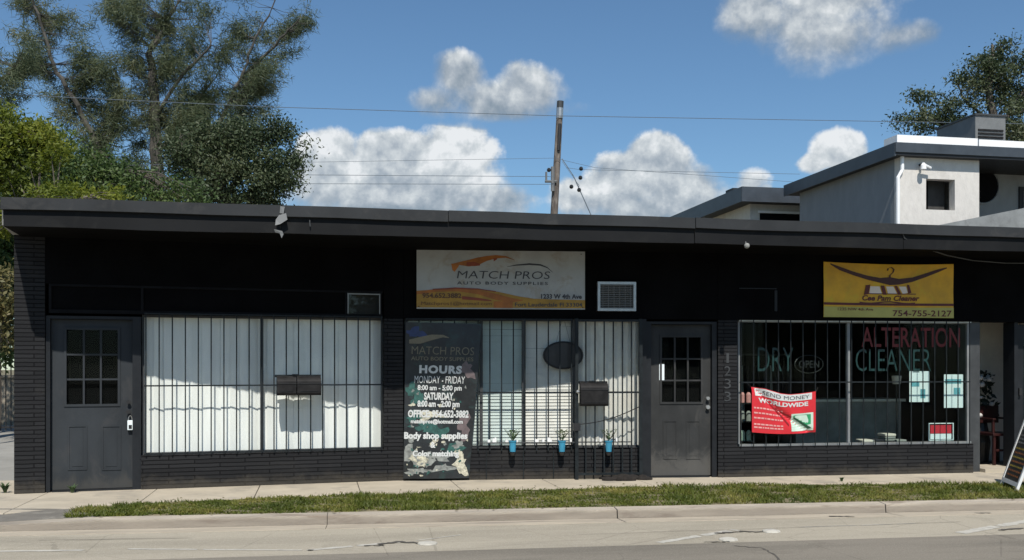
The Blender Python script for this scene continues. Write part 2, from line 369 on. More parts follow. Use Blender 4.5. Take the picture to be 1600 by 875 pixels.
def text_geo(s, width=None, height=None, bold=0.0, shear=0.0, space=1.0):
    cu = bpy.data.curves.new('t', 'FONT'); cu.body = s; cu.size = 1; cu.offset = bold; cu.shear = shear; cu.space_character = space
    cu.resolution_u = 3; cu.fill_mode = 'FRONT'
    o = bpy.data.objects.new('t', cu); COL.objects.link(o); bpy.context.view_layer.update()
    me = o.evaluated_get(bpy.context.evaluated_depsgraph_get()).to_mesh()
    v = [(p.co.x, p.co.y) for p in me.vertices]; f = [tuple(p.vertices) for p in me.polygons]
    o.evaluated_get(bpy.context.evaluated_depsgraph_get()).to_mesh_clear()
    bpy.data.objects.remove(o); bpy.data.curves.remove(cu)
    xs = [p[0] for p in v]; ys = [p[1] for p in v]
    x0, x1, y0, y1 = min(xs), max(xs), min(ys), max(ys)
    if '@' in s or ',' in s: pass
    sx = width/(x1-x0) if width else None; sy = height/(y1-y0) if height else None
    sx = sx or sy; sy = sy or sx
    return [((p[0]-x0)*sx, (p[1]-y0)*sy) for p in v], f
def text_on(mb, fn, s, a0, a1, z0, z1, bold=0.0, shear=0.0, space=1.0):
    """letters filling [a0,a1]x[z0,z1] of a surface given by fn(a, z) -> point"""
    v, f = text_geo(s, a1-a0, z1-z0, bold, shear, space)
    mb.add([fn(a0+p[0], z0+p[1]) for p in v], f)
def poly_on(mb, fn, pts): mb.add([fn(*p) for p in pts], [tuple(range(len(pts)))])
def band_on(mb, fn, cl):
    """cl: (a, z, half thickness) centre line"""
    n = len(cl); vs = [fn(a, z-h) for a, z, h in cl]+[fn(a, z+h) for a, z, h in cl]
    mb.add(vs, [(i, i+1, n+i+1, n+i) for i in range(n-1)])
def grid_on(mb, fn, a0, a1, z0, z1, na, nz):
    vs = [fn(a0+(a1-a0)*i/na, z0+(z1-z0)*j/nz) for j in range(nz+1) for i in range(na+1)]
    mb.add(vs, [(j*(na+1)+i, j*(na+1)+i+1, (j+1)*(na+1)+i+1, (j+1)*(na+1)+i) for j in range(nz) for i in range(na)])
def blob_on(mb, fn, a, z, ra, rz, seed, k=18, amp=.35, clamp=True):
    r = random.Random(seed); ph = [r.random()*6.3 for _ in range(4)]
    pts = []
    for i in range(k):
        th = 2*math.pi*i/k; q = 1+amp*(.5*math.sin(2*th+ph[0])+.4*math.sin(3*th+ph[1])+.4*math.sin(5*th+ph[2])+.25*math.sin(8*th+ph[3]))
        pts.append((a+ra*q*math.cos(th), z+rz*q*math.sin(th)))
    if clamp: pts = [(min(.99, max(.01, p)), min(.99, max(.01, q2))) for p, q2 in pts]
    mb.add([fn(a, z)]+[fn(*p) for p in pts], [(0, 1+i, 1+(i+1) % k) for i in range(k)])

# ================================================================== GROUND
g0 = -0.09
P = lambda px, py, z=0.0: tuple(atZ(px, py, z)[:2])
gr = sheet('ground', [[(-300, -120), (300, -120), (300, 600), (-300, 600)]], -0.30, 'dirt')
# kerb line: from pixels on the grass/kerb edge
kA = Vector(P(130, 808)); kB = Vector(P(1600, 779)); kd = (kB-kA).normalized(); kn = Vector((kd.y, -kd.x))   # kn to the street
def K(s, off): q = kA+kd*s+kn*off; return (q.x, q.y)
S0, S1_ = -60, 70
b = MB(); b.prism([K(S0, .50), K(S0, 60), K(S1_, 60), K(S1_, .50)], g0-.15, g0)
road = b.build('road', 'asphalt_pale'); road['kind'] = 'structure'
rd = Vector(P(470, 868, g0)); re = Vector(P(1600, 835, g0)); dd = (re-rd).normalized(); dn = Vector((dd.y, -dd.x))
q = lambda s, o: tuple(rd+dd*s+dn*o)
sheet('asphalt_lane', [[q(-60, 0), q(-60, 3.4), q(60, 3.4), q(60, 0)]], g0+.004, 'asphalt_dark', road)
mk = MB()
def strip(b, pts, wdt, z):
    n = len(pts); L = []; Rr = []
    for i in range(n):
        p = Vector(pts[i]); d = (Vector(pts[min(i+1, n-1)])-Vector(pts[max(i-1, 0)])).normalized(); nn = Vector((-d.y, d.x))
        w_ = wdt[i] if isinstance(wdt, list) else wdt
        L.append((*(p+nn*w_/2), z)); Rr.append((*(p-nn*w_/2), z))
    b.add(L+Rr, [(i, i+1, n+i+1, n+i) for i in range(n-1)])
for a_, b_, w_ in (((-60, 862), (130, 860), .07), ((200, 858), (490, 860), .05), ((1030, 848), (1150, 828), .10), ((1500, 833), (1640, 808), .13), ((480, 860), (625, 847), .08),
                   ((650, 845), (720, 836), .03), ((1250, 824), (1430, 818), .03)):
    pa, pb = Vector(P(*a_, g0)), Vector(P(*b_, g0)); nseg = max(6, int((pb-pa).length/.05)); rg = random.Random(int(abs(a_[0])*7+a_[1])); run = []; wr = []
    for k_ in range(nseg+1):   # worn paint: ragged width, missing flakes
        if rg.random() < .07 and len(run) > 1: strip(mk, run, wr, g0+.0025); run = []; wr = []
        run.append(tuple(pa.lerp(pb, k_/nseg)+Vector((0, rg.uniform(-.006, .006))))); wr.append(w_*rg.uniform(.65, 1.05))
    if len(run) > 1: strip(mk, run, wr, g0+.0025)
mk.build('lane_marking', 'worn_paint', road)
for px, py in ((668, 850), (1205, 831), (1138, 844)):
    b = MB(); c = atZ(px, py, g0); b.lathe((c.x, c.y, g0+.002), [(.09, 0), (.085, .012), (.05, .02), (.001, .022)], 10); b.build('road_stud', 'worn_paint', road)
ck = MB()
def crack(pts, w0, seed):
    r = random.Random(seed); P2 = [Vector(P(*p, g0)) for p in pts]; o = []
    for i in range(len(P2)-1):
        for k in range(8): o.append(P2[i].lerp(P2[i+1], k/8)+Vector((r.uniform(-.012, .012), r.uniform(-.018, .018))))
    o.append(P2[-1]); strip(ck, [tuple(p) for p in o], [w0*r.uniform(.4, 1.2) for _ in o], g0+.0065)
crack([(1150, 854), (1190, 857), (1212, 868), (1222, 890)], .022, 1)
crack([(590, 851), (625, 847), (665, 850)], .05, 2); crack([(1118, 834), (1160, 831), (1200, 832)], .05, 3)
crack([(570, 853), (600, 853)], .03, 4); crack([(1100, 848), (1140, 847)], .03, 5); crack([(1560, 829), (1600, 826)], .05, 6)
crack([(1295, 807), (1335, 808)], .05, 7); crack([(1525, 802), (1548, 802)], .04, 8); crack([(60, 845), (300, 841)], .012, 9); crack([(900, 836), (1500, 816)], .008, 10)
ck.build('crack', 'crack', road)
# gutter and kerb as cast lengths with joints, dropped for the driveway at the left
b = MB(); kb = MB()
def kerb_piece(s0, s1, h0, h1, g=.006):
    for (o0, o1, mb, top0, top1, n0) in ((.0, .17, kb, h0, h1, 1),):
        p = [(*K(s0+g, .17), g0-.1), (*K(s1-g, .17), g0-.1), (*K(s1-g, 0), g0-.1), (*K(s0+g, 0), g0-.1)]
        tp = [(*K(s0+g, .145), h0-.012), (*K(s1-g, .145), h1-.012), (*K(s1-g, 0), h1), (*K(s0+g, 0), h1 if 0 else h0)]
        mb.hexa(p+tp)
    mb = b; mb.hexa([(*K(s0+g, .17), g0-.1), (*K(s1-g, .17), g0-.1), (*K(s1-g, .52), g0-.1), (*K(s0+g, .52), g0-.1)][::-1] +
                    [(*K(s0+g, .17), g0-.012), (*K(s1-g, .17), g0-.012), (*K(s1-g, .52), g0+.004), (*K(s0+g, .52), g0+.004)][::-1])
drop = lambda s: 0.0 if s > .1 else (-.05 if s < -1.3 else -.05+.05*(s+1.3)/1.4)
joints = []
def kerb_s(px, py): return (Vector(P(px, py))-kA).dot(kd)
js = [kerb_s(512, 800), kerb_s(968, 792), kerb_s(1375, 784)]
stp = (js[2]-js[0])/2
cuts = [js[0]+stp*i for i in range(-20, 22)]
for i in range(len(cuts)-1):
    s0, s1 = cuts[i], cuts[i+1]
    if s0 > .3: kerb_piece(s0, s1, 0, 0)
    else:
        n = 12
        for k in range(n):
            f = drop
            a_, c_ = s0+(s1-s0)*k/n, s0+(s1-s0)*(k+1)/n
            kerb_piece(a_, c_, f(a_), f(c_), 0)
o = kb.build('kerb', 'kerb'); o['kind'] = 'structure'
o = b.build('gutter', 'gutter'); o['kind'] = 'structure'
# pavement between building and verge
G = [P(110, 797), P(200, 786), P(350, 780), P(600, 771), P(850, 764), P(1100, 757), P(1320, 756), P(1520, 755), P(1640, 754)]
wl = P(-200, 800); wr = (40, G[-1][1]-1.0)
b = MB(); xs = [-30+i*1.22 for i in range(60)]
def gy(x):
    if x <= G[0][0]: return G[0][1]-.1
    for i in range(len(G)-1):
        if x <= G[i+1][0]:
            k = (x-G[i][0])/(G[i+1][0]-G[i][0]); return G[i][1]*(1-k)+G[i+1][1]*k
    return G[-1][1]
for x in xs:
    x0, x1 = x+.004, x+1.216
    b.prism([(x0, gy(x0)), (x1, gy(x1)), (x1, 14.2), (x0, 14.2)], -.12, 0.0)
o = b.build('sidewalk', 'sidewalk', bevel=.006); o['kind'] = 'structure'
sheet('pavement_bed', [[K(-26, -.02), K(36, -.02), (40, 14.3), (-30, 14.3)]], -.075, 'dirt')
sheet('parking_lot', [[(-30, 14.2), (-3.45, 14.2), (-3.45, 60), (-30, 60)]], .0, 'parking')
# driveway apron
b = MB(); X0_ = G[0][0]; tv = []; bv = []
for k in range(25):
    s_ = .12-k*.28 if k < 24 else -40; q_ = K(s_, .0); xt = min(q_[0]-.02, X0_) if k else X0_+.02
    bv.append((*q_, drop(s_)+.001)); tv.append((xt, gy(xt)+.35-.25*max(0, 1-k/4), .003))
b.add(tv+bv, [(k, k+1, 26+k, 25+k) for k in range(24)])
o = b.build('driveway', 'asphalt_patch'); o['kind'] = 'structure'
# verge soil under the grass
vp = [G[0]]+G[1:]+[(40, G[-1][1])]
low = [K(s, .0) for s in (55, 20, 5, 0.15)]
sheet('verge', [vp+low], -.006, 'dirt')
# grass blades: uncountable
def grass():
    r = np.random.default_rng(3); V = []; Fc = []
    n = 0
    X0, X1 = G[0][0], 12.5
    pts = []
    while len(pts) < 52000:
        x = r.uniform(X0, X1); ytop = gy(x)+.03+.05*math.sin(x*4.3)*math.sin(x*1.9)+.03*math.sin(x*15); ylo = (kA+kd*((x-kA.x)/kd.x)).y+.0
        y = ylo+(ytop-ylo)*r.random()
        e = .5*math.sin(x*3.1)+.5*math.sin(x*7.7+2)+.4*math.sin(x*17+y*9)
        if (ytop-y) < .10*(1+e) *r.random() or (y-ylo) < .06*(1+e)*r.random(): continue
        if x-X0 < .35*(y-ylo)/(ytop-ylo+.01)*0+.05: continue
        if math.sin(x*2.3+y*5)*math.sin(x*5.9-y*7)+.5*math.sin(x*13+y*21) > .50 and r.random() < .85: continue
        pts.append((x, y))
    pts = np.array(pts); n = len(pts)
    hgt = r.uniform(.015, .05, n)*(1+.3*np.sin(pts[:, 0]*1.7)+.25*np.sin(pts[:, 0]*6.1+pts[:, 1]*9))*.8; ang = r.uniform(0, 2*np.pi, n); wd = r.uniform(.004, .011, n)
    lean = r.uniform(.0, .07, n); la = r.uniform(0, 2*np.pi, n)
    dx, dy = np.cos(ang)*wd, np.sin(ang)*wd
    v = np.zeros((n, 3, 3)); v[:, 0] = np.c_[pts[:, 0]-dx, pts[:, 1]-dy, np.full(n, -.006)]; v[:, 1] = np.c_[pts[:, 0]+dx, pts[:, 1]+dy, np.full(n, -.006)]
    v[:, 2] = np.c_[pts[:, 0]+lean*np.cos(la), pts[:, 1]+lean*np.sin(la), hgt]
    me = bpy.data.meshes.new('grass'); me.from_pydata(v.reshape(-1, 3).tolist(), [], np.arange(3*n).reshape(-1, 3).tolist()); me.materials.append(MATS['grass_blade'])
    o = bpy.data.objects.new('grass', me); COL.objects.link(o); tag(o, 'green mown grass verge between the pavement and the kerb', 'grass', kind='stuff')
    # leaf litter
    b = MB(); rr = random.Random(5)
    for i in range(260):
        x = rr.uniform(X0+.3, 10); yl = (kA+kd*((x-kA.x)/kd.x)).y; y = rr.uniform(yl-.1, gy(x)+.3); s = rr.uniform(.012, .03); a = rr.uniform(0, 6.3)
        z = .035 if yl+.03 < y < gy(x)-.02 else .008
        if y < yl: z = .006
        b.add([(x+s*math.cos(a), y+s*math.sin(a), z), (x-s*.5*math.sin(a), y+s*.5*math.cos(a), z+.01), (x-s*math.cos(a), y-s*math.sin(a), z), (x+s*.5*math.sin(a), y-s*.5*math.cos(a), z+.004)], [(0, 1, 2, 3)])
    tag(b.build('leaf_litter', 'dry_leaf'), 'scattered dry leaves on the grass verge and pavement', 'leaves', kind='stuff')
grass()
# weeds in pavement cracks
def tuft(px, py, h, n, seed, label, name='weed', m='plant_leaf', cat='weed'):
    r = random.Random(seed); c = atZ(px, py, 0); b = MB()
    for i in range(n):
        a = r.uniform(0, 6.3); l = r.uniform(.4, 1)*h; d = Vector((math.cos(a), math.sin(a), 0)); sd = Vector((-d.y, d.x, 0))*.008
        p0 = c+d*.01; p1 = c+d*l*.35+Vector((0, 0, l*.7)); p2 = c+d*l*.8+Vector((0, 0, l*.9))
        b.add([p0-sd, p0+sd, p1+sd*1.4, p1-sd*1.4, p2], [(0, 1, 2, 3), (3, 2, 4)])
    o = b.build(name, m, loc=c); return tag(o, label, cat)
tuft(113, 770, .12, 26, 1, 'small weed in the pavement crack in front of the left grey door')
tuft(8, 770, .14, 50, 2, 'grass tuft at the left foot of the corner brick pier')
tuft(1315, 752, .07, 16, 3, 'low weed on the pavement under the cleaner window')

# ================================================================== SHOP BUILDING
A0 = atY(22, 573, 12.66); B0 = atY(614, 573, 13.2); C0 = atY(1132, 573, 12.74); D0 = atY(1521, 573, 12.62)
s1 = Seg(A0, B0); s2 = Seg(B0, C0); s3 = Seg(C0, D0)
SOF = 3.05; SILL = .43; HEAD = 2.11
bld = empty('shop_building', (A0.x, A0.y, 0), 'long low black brick shop row with flat overhanging roof', 'building')
def part(mb, name, m, par=bld, **k): return mb.build(name, m, par, **k)
# walls
def sbp(g, a0, a1, b0, b1, z0, z1, name, m, **k):
    x = MB(); x.sb(g, a0, a1, b0, b1, z0, z1); return part(x, name, m, **k)
T = .24
a70 = s1.a(70); a78 = s1.a(80, -.1); a222 = s1.a(220); a600 = s1.a(600); 
sbp(s1, 0, a70, -T, 0, -.05, SOF, 'brick_pier', 'black_brick')
sbp(s1, a222+.002, a600, -T, -.0, -.05, SILL-.02, 'brick_wall', 'black_brick')
x = MB(); x.sb(s1, a600+.001, s1.L, -T, .004, -.05, HEAD+.02); x.sb(s2, 0.001, s2.a(630), -T, .0, -.05, HEAD+.02); part(x, 'brick_pier', 'black_brick')
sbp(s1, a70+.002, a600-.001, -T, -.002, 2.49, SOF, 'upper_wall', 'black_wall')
a1003 = s2.a(1003); a1122 = s2.a(1122); a630 = s2.a(630)
sbp(s2, a630+.002, a1003, -T, -.003, -.05, SILL-.02, 'brick_wall', 'black_brick')
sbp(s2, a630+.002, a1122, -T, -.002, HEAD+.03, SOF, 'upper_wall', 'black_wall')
sbp(s2, a1003+.001, s2.a(1010), -T, .0, -.05, HEAD+.03, 'door_post', 'frame_dark')
x = MB(); x.sb(s2, a1122+.001, s2.L, -T, .0, -.05, HEAD+.02); x.sb(s3, .001, s3.a(1152), -T, .002, -.05, HEAD+.02); part(x, 'brick_pier', 'black_brick')
a1152 = s3.a(1152)
for g_, u0, u1 in ((s1, a600+.001, s1.L), (s2, .001, a630), (s2, a1122+.001, s2.L), (s3, .001, a1152)): sbp(g_, u0, u1, -T, .006, HEAD+.021, SOF-.002, 'upper_wall', 'black_wall')  # near-black over the upper brick piers: eave shade put into the colour
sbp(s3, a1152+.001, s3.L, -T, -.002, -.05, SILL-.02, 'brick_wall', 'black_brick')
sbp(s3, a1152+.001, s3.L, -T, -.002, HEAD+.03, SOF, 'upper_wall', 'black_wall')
# right of the cleaner window: open entrance, then more wall
dr = Vector((D0.x, D0.y)); E0 = dr+Vector((5.0, 0.0)); s4 = Seg(dr+Vector((0.004, .10)), E0+Vector((0, .10)))
a1531 = s4.a(1531); a1585 = s4.a(1585)
sbp(s4, 0, a1531, -T, .0, .0, HEAD+.03, 'door_post', 'alu_dull')
sbp(s4, 0, s4.L, -T, .05, HEAD+.032, SOF, 'upper_wall', 'black_wall')
sbp(s4, a1585, a1585+.06, -T, .0, .0, HEAD+.028, 'door_post', 'frame_dark')
sbp(s4, a1585+1.2, s4.L+5, -T, .0, -.05, HEAD+.028, 'brick_wall', 'black_brick')
sbp(s4, a1531, a1585+1.2, -.5, .12, -.05, .05, 'door_step', 'sidewalk')
# side, rear walls and roof
XL = A0.x; XR = E0.x+5
x = MB(); x.box(XL, XL+T, A0.y+T+.03, 22, -.05, SOF); part(x, 'side_wall', 'black_brick')
x = MB(); x.box(XR-T, XR, E0.y+T+.2, 22, -.05, SOF); part(x, 'side_wall', 'black_brick')
x = MB(); x.box(XL+T+.01, XR-T-.01, 22-T, 22-.01, -.05, SOF); part(x, 'rear_wall', 'black_wall')
EV = 11.78; REN = -3.40
rp = [(REN, EV+.03), (XR+.1, EV+.03), (XR+.1, 22.4), (-3.60, 22.4), (-3.53, 12.66)]
x = MB(); x.prism(rp, SOF+.003, SOF+.25); x.add([(p[0], p[1], SOF+.254) for p in rp], [tuple(range(len(rp)))]); part(x, 'roof', 'roofing')
x = MB(); x.prism([(REN+.02, EV+.032), (XR, EV+.032), (XR, 13.7), (-3.5, 13.7)], SOF-.012, SOF); part(x, 'soffit', 'soffit')
# fascia boards with joints and slight sag
def fascia(name, y0, y1, z0, z1, m, cutsx, seed):
    r = random.Random(seed)
    for i in range(len(cutsx)-1):
        xa, xb = cutsx[i]+.004, cutsx[i+1]-.004; n = max(2, int((xb-xa)/.6)); x = MB(); j = [r.uniform(-.006, .006) for _ in range(n+1)]
        dy = r.uniform(-.004, .004)
        for k in range(n):
            p, q_ = xa+(xb-xa)*k/n, xa+(xb-xa)*(k+1)/n
            x.hexa([(p, y0+dy, z0+j[k]), (q_, y0+dy, z0+j[k+1]), (q_, y1, z0+j[k+1]), (p, y1, z0+j[k]), (p, y0+dy+.006, z1+j[k]*.6), (q_, y0+dy+.006, z1+j[k+1]*.6), (q_, y1, z1+j[k+1]*.6), (p, y1, z1+j[k]*.6)])
        part(x, name, m)
xc = lambda px: atY(px, 573, EV).x
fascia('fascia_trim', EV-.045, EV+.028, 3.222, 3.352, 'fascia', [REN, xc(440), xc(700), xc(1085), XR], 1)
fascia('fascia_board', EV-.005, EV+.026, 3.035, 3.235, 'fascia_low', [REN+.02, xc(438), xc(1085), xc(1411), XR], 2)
x = MB(); r = random.Random(4)   # torn metal flashing at the joint
for (pts) in (((438, 322), (445, 323), (443, 334), (437, 333)), ((436, 336), (447, 333), (449, 343), (438, 350), (430, 352), (431, 343)), ((428, 358), (441, 361), (443, 366), (430, 363)), ((437, 364), (443, 366), (440, 372))):
    n = len(pts); f_ = [atY(px, py, EV-.055-r.uniform(0, .03)) for px, py in pts]; bk = [p+Vector((0, .01, 0)) for p in f_]
    x.add(f_+bk, [tuple(range(n)), tuple(range(n, 2*n))[::-1]]+[(i, n+i, n+(i+1) % n, (i+1) % n) for i in range(n)])
part(x, 'flashing', 'unit_grey')

# ---------- windows
def grille(g, a0, a1, z0, z1, b, n, par, rails, rad=.0075, name='security_grille'):
    x = MB()
    for i in range(n):
        a = a0+(a1-a0)*(i+.0)/(n-1)
        x.sb(g, a-rad, a+rad, b-rad, b+rad, z0, z1)
    for z in rails: x.sb(g, a0-.02, a1+.02, b-rad-.007, b-rad-.001, z-.009, z+.009)
    return x.build(name, 'bar_metal', par)
def win_frame(g, a0, a1, z0, z1, b, m='alu_dull', wd=.035, mull=(), dep=.05):
    x = MB()
    x.sb(g, a0, a1, b, b+dep, z0, z0+wd); x.sb(g, a0, a1, b, b+dep, z1-wd, z1)
    x.sb(g, a0, a0+wd, b+.001, b+dep-.001, z0+wd, z1-wd); x.sb(g, a1-wd, a1, b+.001, b+dep-.001, z0+wd, z1-wd)
    for q_ in mull: x.sb(g, q_-wd*.7, q_+wd*.7, b+.001, b+dep-.001, z0+wd, z1-wd)
    return part(x, 'window', m)
# window 1: white vertical blinds
wa, wb = s1.a(222, -.15), s1.a(600, -.15)
W1 = win_frame(s1, wa, wb, SILL-.02, HEAD+.03, -.17, 'alu_dull', .028, (s1.a(409, -.15),), .05)
x = MB(); x.sb(s1, wa+.028, wb-.028, -.15, -.146, SILL+.008, HEAD+.002); x.build('pane', 'glass_clear', W1)
x = MB(); ns = 26
for i in range(ns):
    a = wa+.02+(wb-wa-.04)*i/ns; a2 = wa+.02+(wb-wa-.04)*(i+1)/ns+.004; tl = (.014 if i % 2 else -.002)+rnd.uniform(-.007, .007); rr = rnd.uniform(-.005, .005)
    p = [s1.pt(a, -.215+tl+rr, SILL-.005), s1.pt(a2, -.215-tl+rr, SILL-.005), s1.pt(a2, -.218-tl+rr, SILL-.005), s1.pt(a, -.218+tl+rr, SILL-.005)]
    x.hexa(p+[Vector((v.x, v.y, HEAD+.02)) for v in p])
x.build('blind', 'white_blind', W1)
grille(s1, s1.a(228, .02), s1.a(596, .02), SILL-.02, HEAD+.05, .02, 20, W1, (s1.uv(400, 602, .02)[1], SILL+.0, HEAD+.04))
# window surround fill (wall edge between bars)
x = MB(); x.sb(s1, wa-.02, wb, -T, -.02, SILL-.06, SILL-.021); part(x, 'window_sill', 'frame_dark')
# transom band above window 1 and door 1
x = MB(); zt = 2.49; tA, tB = s1.a(76), s1.a(598)
x.sb(s1, tA, tB, -.05, -.004, zt-.028, zt-.002); x.sb(s1, tA, tB, -.05, -.01, HEAD+.031, HEAD+.075)
for px in (78, 222, 541, 595): x.sb(s1, s1.a(px)-.015, s1.a(px)+.015, -.05, -.006, HEAD+.075, zt-.028)
tr = part(x, 'transom', 'trim_matt')
x = MB(); x.sb(s1, s1.a(541)+.016, s1.a(595)-.016, -.045, -.041, HEAD+.076, zt-.03); x.build('pane', 'glass_clear', tr)
x = MB(); x.sb(s1, tA, s1.a(541)-.016, -.12, -.03, HEAD+.035, zt-.005); x.build('panel', 'black_wall', tr)
x = MB(); x.sb(s1, s1.a(541), tB, -.12, -.10, HEAD+.03, zt); x.build('blind', 'interior', tr)
x = MB(); zb0 = HEAD+.08; u0, u1 = s1.a(543), s1.a(594)
x.sb(s1, u0, u1, -.003, .006, zt-.05, zt-.035); x.sb(s1, u0, u0+.014, -.003, .006, zb0, zt-.05); x.sb(s1, u1-.014, u1, -.003, .006, zb0, zt-.05); x.build('box_frame', 'aluminium', tr)
# window 2
wa2, wb2 = s2.a(632, -.12), s2.a(1003, -.12); m818 = s2.a(818, -.12); m755 = s2.a(752, -.12); m895 = s2.a(897, -.12)
W2 = win_frame(s2, wa2, wb2, SILL-.02, HEAD+.03, -.15, 'alu_dull', .028, (m755, m818, m895), .05)
x = MB(); x.sb(s2, wa2+.028, wb2-.028, -.13, -.126, SILL+.008, HEAD+.002); x.build('pane', 'glass_clear', W2)
def blinds_h(a0, a1, m, b=-.185):
    x = MB(); n = 40; r = random.Random(int(a0*100))
    for i in range(n):
        z = SILL-.01+(HEAD-SILL+.03)*i/n; z2 = SILL-.01+(HEAD-SILL+.03)*(i+1)/n+.003; dr_ = r.uniform(-.004, .004); dl = r.uniform(-.004, .004)
        x.hexa([s2.pt(a0, b+.006, z+dl), s2.pt(a1, b+.006, z+dr_), s2.pt(a1, b+.003, z+dr_), s2.pt(a0, b+.003, z+dl), s2.pt(a0, b-.008, z2+dl), s2.pt(a1, b-.008, z2+dr_), s2.pt(a1, b-.011, z2+dr_), s2.pt(a0, b-.011, z2+dl)])
    x.build('blind', m, W2)
blinds_h(wa2, m818-.02, 'green_blind'); blinds_h(m818, m895, 'cream_blind')
x = MB(); n = 9
for i in range(n*4):
    a = m895+(wb2-m895)*i/(n*4); a2 = m895+(wb2-m895)*(i+1)/(n*4); b0 = -.19+.014*math.sin(i*math.pi/2); b1 = -.19+.014*math.sin((i+1)*math.pi/2)
    p = [s2.pt(a, b0, SILL), s2.pt(a2, b1, SILL), s2.pt(a2, b1-.003, SILL), s2.pt(a, b0-.003, SILL)]
    x.hexa(p+[Vector((v.x, v.y, HEAD+.02)) for v in p])
x.build('curtain', 'cream_blind', W2)
grille(s2, s2.a(636, .02), s2.a(893, .02), SILL-.05, HEAD+.03, .02, 15, W2, (s2.uv(850, 613, .02)[1], SILL+.02, HEAD+.02), .008)
for px in (760, 818, 865): x = MB(); x.sb(s2, s2.a(px, .02)-.006, s2.a(px, .02)+.006, .014, .026, .02, SILL-.05); x.build('grille_leg', 'bar_metal', W2)
# window 3 (cleaner)
wa3, wb3 = s3.a(1152, -.12), s3.L; m1325 = s3.a(1325, -.12)
W3 = win_frame(s3, wa3, wb3, SILL-.02, HEAD+.03, -.15, 'aluminium', .03, (m1325,), .05)
x = MB(); x.sb(s3, wa3+.03, wb3-.03, -.13, -.126, SILL+.01, HEAD); x.build('pane', 'glass_dark', W3)
grille(s3, s3.a(1158, .02), s3.a(1515, .02), SILL-.02, HEAD+.03, .02, 20, W3, (s3.uv(1340, 597, .02)[1],), .0055)
x = MB()   # light line of metal along sill and head between the bars
x.sb(s3, wa3, wb3, -.09, -.05, SILL-.018, SILL+.012); x.sb(s3, wa3, wb3, -.09, -.05, HEAD+.012, HEAD+.028); x.build('window_bead', 'steel', W3)
# lettering on the inside of the glass
def s3fn(b): return lambda a, z: s3.pt(a, b, z)
def spx(g, b, x0, y0, x1, y1): a0, z1 = g.uv(x0, y0, b); a1, z0 = g.uv(x1, y1, b); return a0, a1, z0, z1
x = MB()
for s_, bx in (('DRY', (1184, 543, 1240, 580)), ('CLEANER', (1337, 545, 1455, 580))):
    text_on(x, s3fn(-.122), s_, *spx(s3, -.122, *bx), bold=-.008)
x.build('window_lettering', 'teal_letter', W3)
x = MB(); text_on(x, s3fn(-.122), 'ALTERATION', *spx(s3, -.122, 1346, 511, 1500, 543), bold=.01); x.build('window_lettering', 'red_letter', W3)
x = MB(); rr = random.Random(3)
# small closed vent/transom frame above window 3
x.sb(s3, s3.a(1155), s3.a(1213), -.002, .012, s3.uv(1180, 450)[1]-.012, s3.uv(1180, 450)[1]); x.sb(s3, s3.a(1210), s3.a(1214), -.002, .011, HEAD+.15, s3.uv(1180, 452)[1]-.012)
part(x, 'vent_frame', 'frame_dark')

# ---------- doors
def door(g, px0, px1, b, glass, panels, ztop, worn, seed):
    a0, a1 = g.a(px0, b), g.a(px1, b)
    x = MB(); z0 = .02; gx0, gx1, gz0, gz1 = spx(g, b, *glass)
    th = .045
    x.sb(g, a0, gx0, b-th, b, z0, ztop); x.sb(g, gx1, a1, b-th, b, z0, ztop); x.sb(g, gx0, gx1, b-th, b, z0, gz0); x.sb(g, gx0, gx1, b-th, b, gz1, ztop)
    w_ = .028   # raised moulding round the glass and the muntins
    x.sb(g, gx0-w_, gx1+w_, b, b+.012, gz0-w_, gz0); x.sb(g, gx0-w_, gx1+w_, b, b+.012, gz1, gz1+w_)
    x.sb(g, gx0-w_, gx0, b, b+.012, gz0, gz1); x.sb(g, gx1, gx1+w_, b, b+.012, gz0, gz1)
    for k in (1, 2):
        q_ = gx0+(gx1-gx0)*k/3; x.sb(g, q_-.011, q_+.011, b-.02, b+.004, gz0, gz1)
        q_ = gz0+(gz1-gz0)*k/3; x.sb(g, gx0, gx1, b-.019, b+.003, q_-.011, q_+.011)
    for pn in panels:
        p0, p1, q0, q1 = spx(g, b, *pn); e = .016
        x.sb(g, p0, p1, b, b+.008, q1-e, q1); x.sb(g, p0, p1, b, b+.008, q0, q0+e); x.sb(g, p0, p0+e, b, b+.0079, q0+e, q1-e); x.sb(g, p1-e, p1, b, b+.0079, q0+e, q1-e)
        x.sb(g, p0+.045, p1-.045, b, b+.005, q0+.045, q1-.045)
    d = part(x, 'door', worn)
    x = MB(); x.sb(g, gx0, gx1, b-.03, b-.026, gz0, gz1); x.build('pane', 'glass_dark', d)
    x = MB(); x.sb(g, gx0-.02, gx1+.02, b-.075, b-.07, gz0-.02, gz1+.02); x.build('pane_backing', 'black_wall', d)  # added dark sheet, keeps stray light dots out of the black panes
    return d
d1 = door(s1, 80, 207, -.11, (104, 515, 184, 631), ((106, 665, 136, 734), (159, 665, 189, 734)), 2.07, 'door_paint', 1)
d2 = door(s2, 1016, 1110, -.11, (1034, 527, 1095, 628), ((1036, 657, 1058, 717), (1072, 657, 1094, 717)), 2.07, 'door_paint_worn', 2)
def dframe(g, pa, pb, pc, pd, m='frame_dark'):
    x = MB(); x.sb(g, g.a(pa), g.a(pb, -.1)-.004, -T, -.03, 0, 2.11); x.sb(g, g.a(pc, -.1)+.004, g.a(pd), -T, -.03, 0, 2.11)
    x.sb(g, g.a(pa), g.a(pd), -T, -.031, 2.075, 2.1105); x.sb(g, g.a(pb), g.a(pc), -.2, -.03, -.02, .015)
    return part(x, 'door_frame', m)
dframe(s1, 71, 80, 207, 220); dframe(s2, 1010, 1016, 1110, 1121)
def pbox(g, b0, b1, x0, y0, x1, y1, mb=None):
    p = spx(g, b1, x0, y0, x1, y1); mb = mb or MB(); mb.sb(g, p[0], p[1], b0, b1, p[2], p[3]); return mb
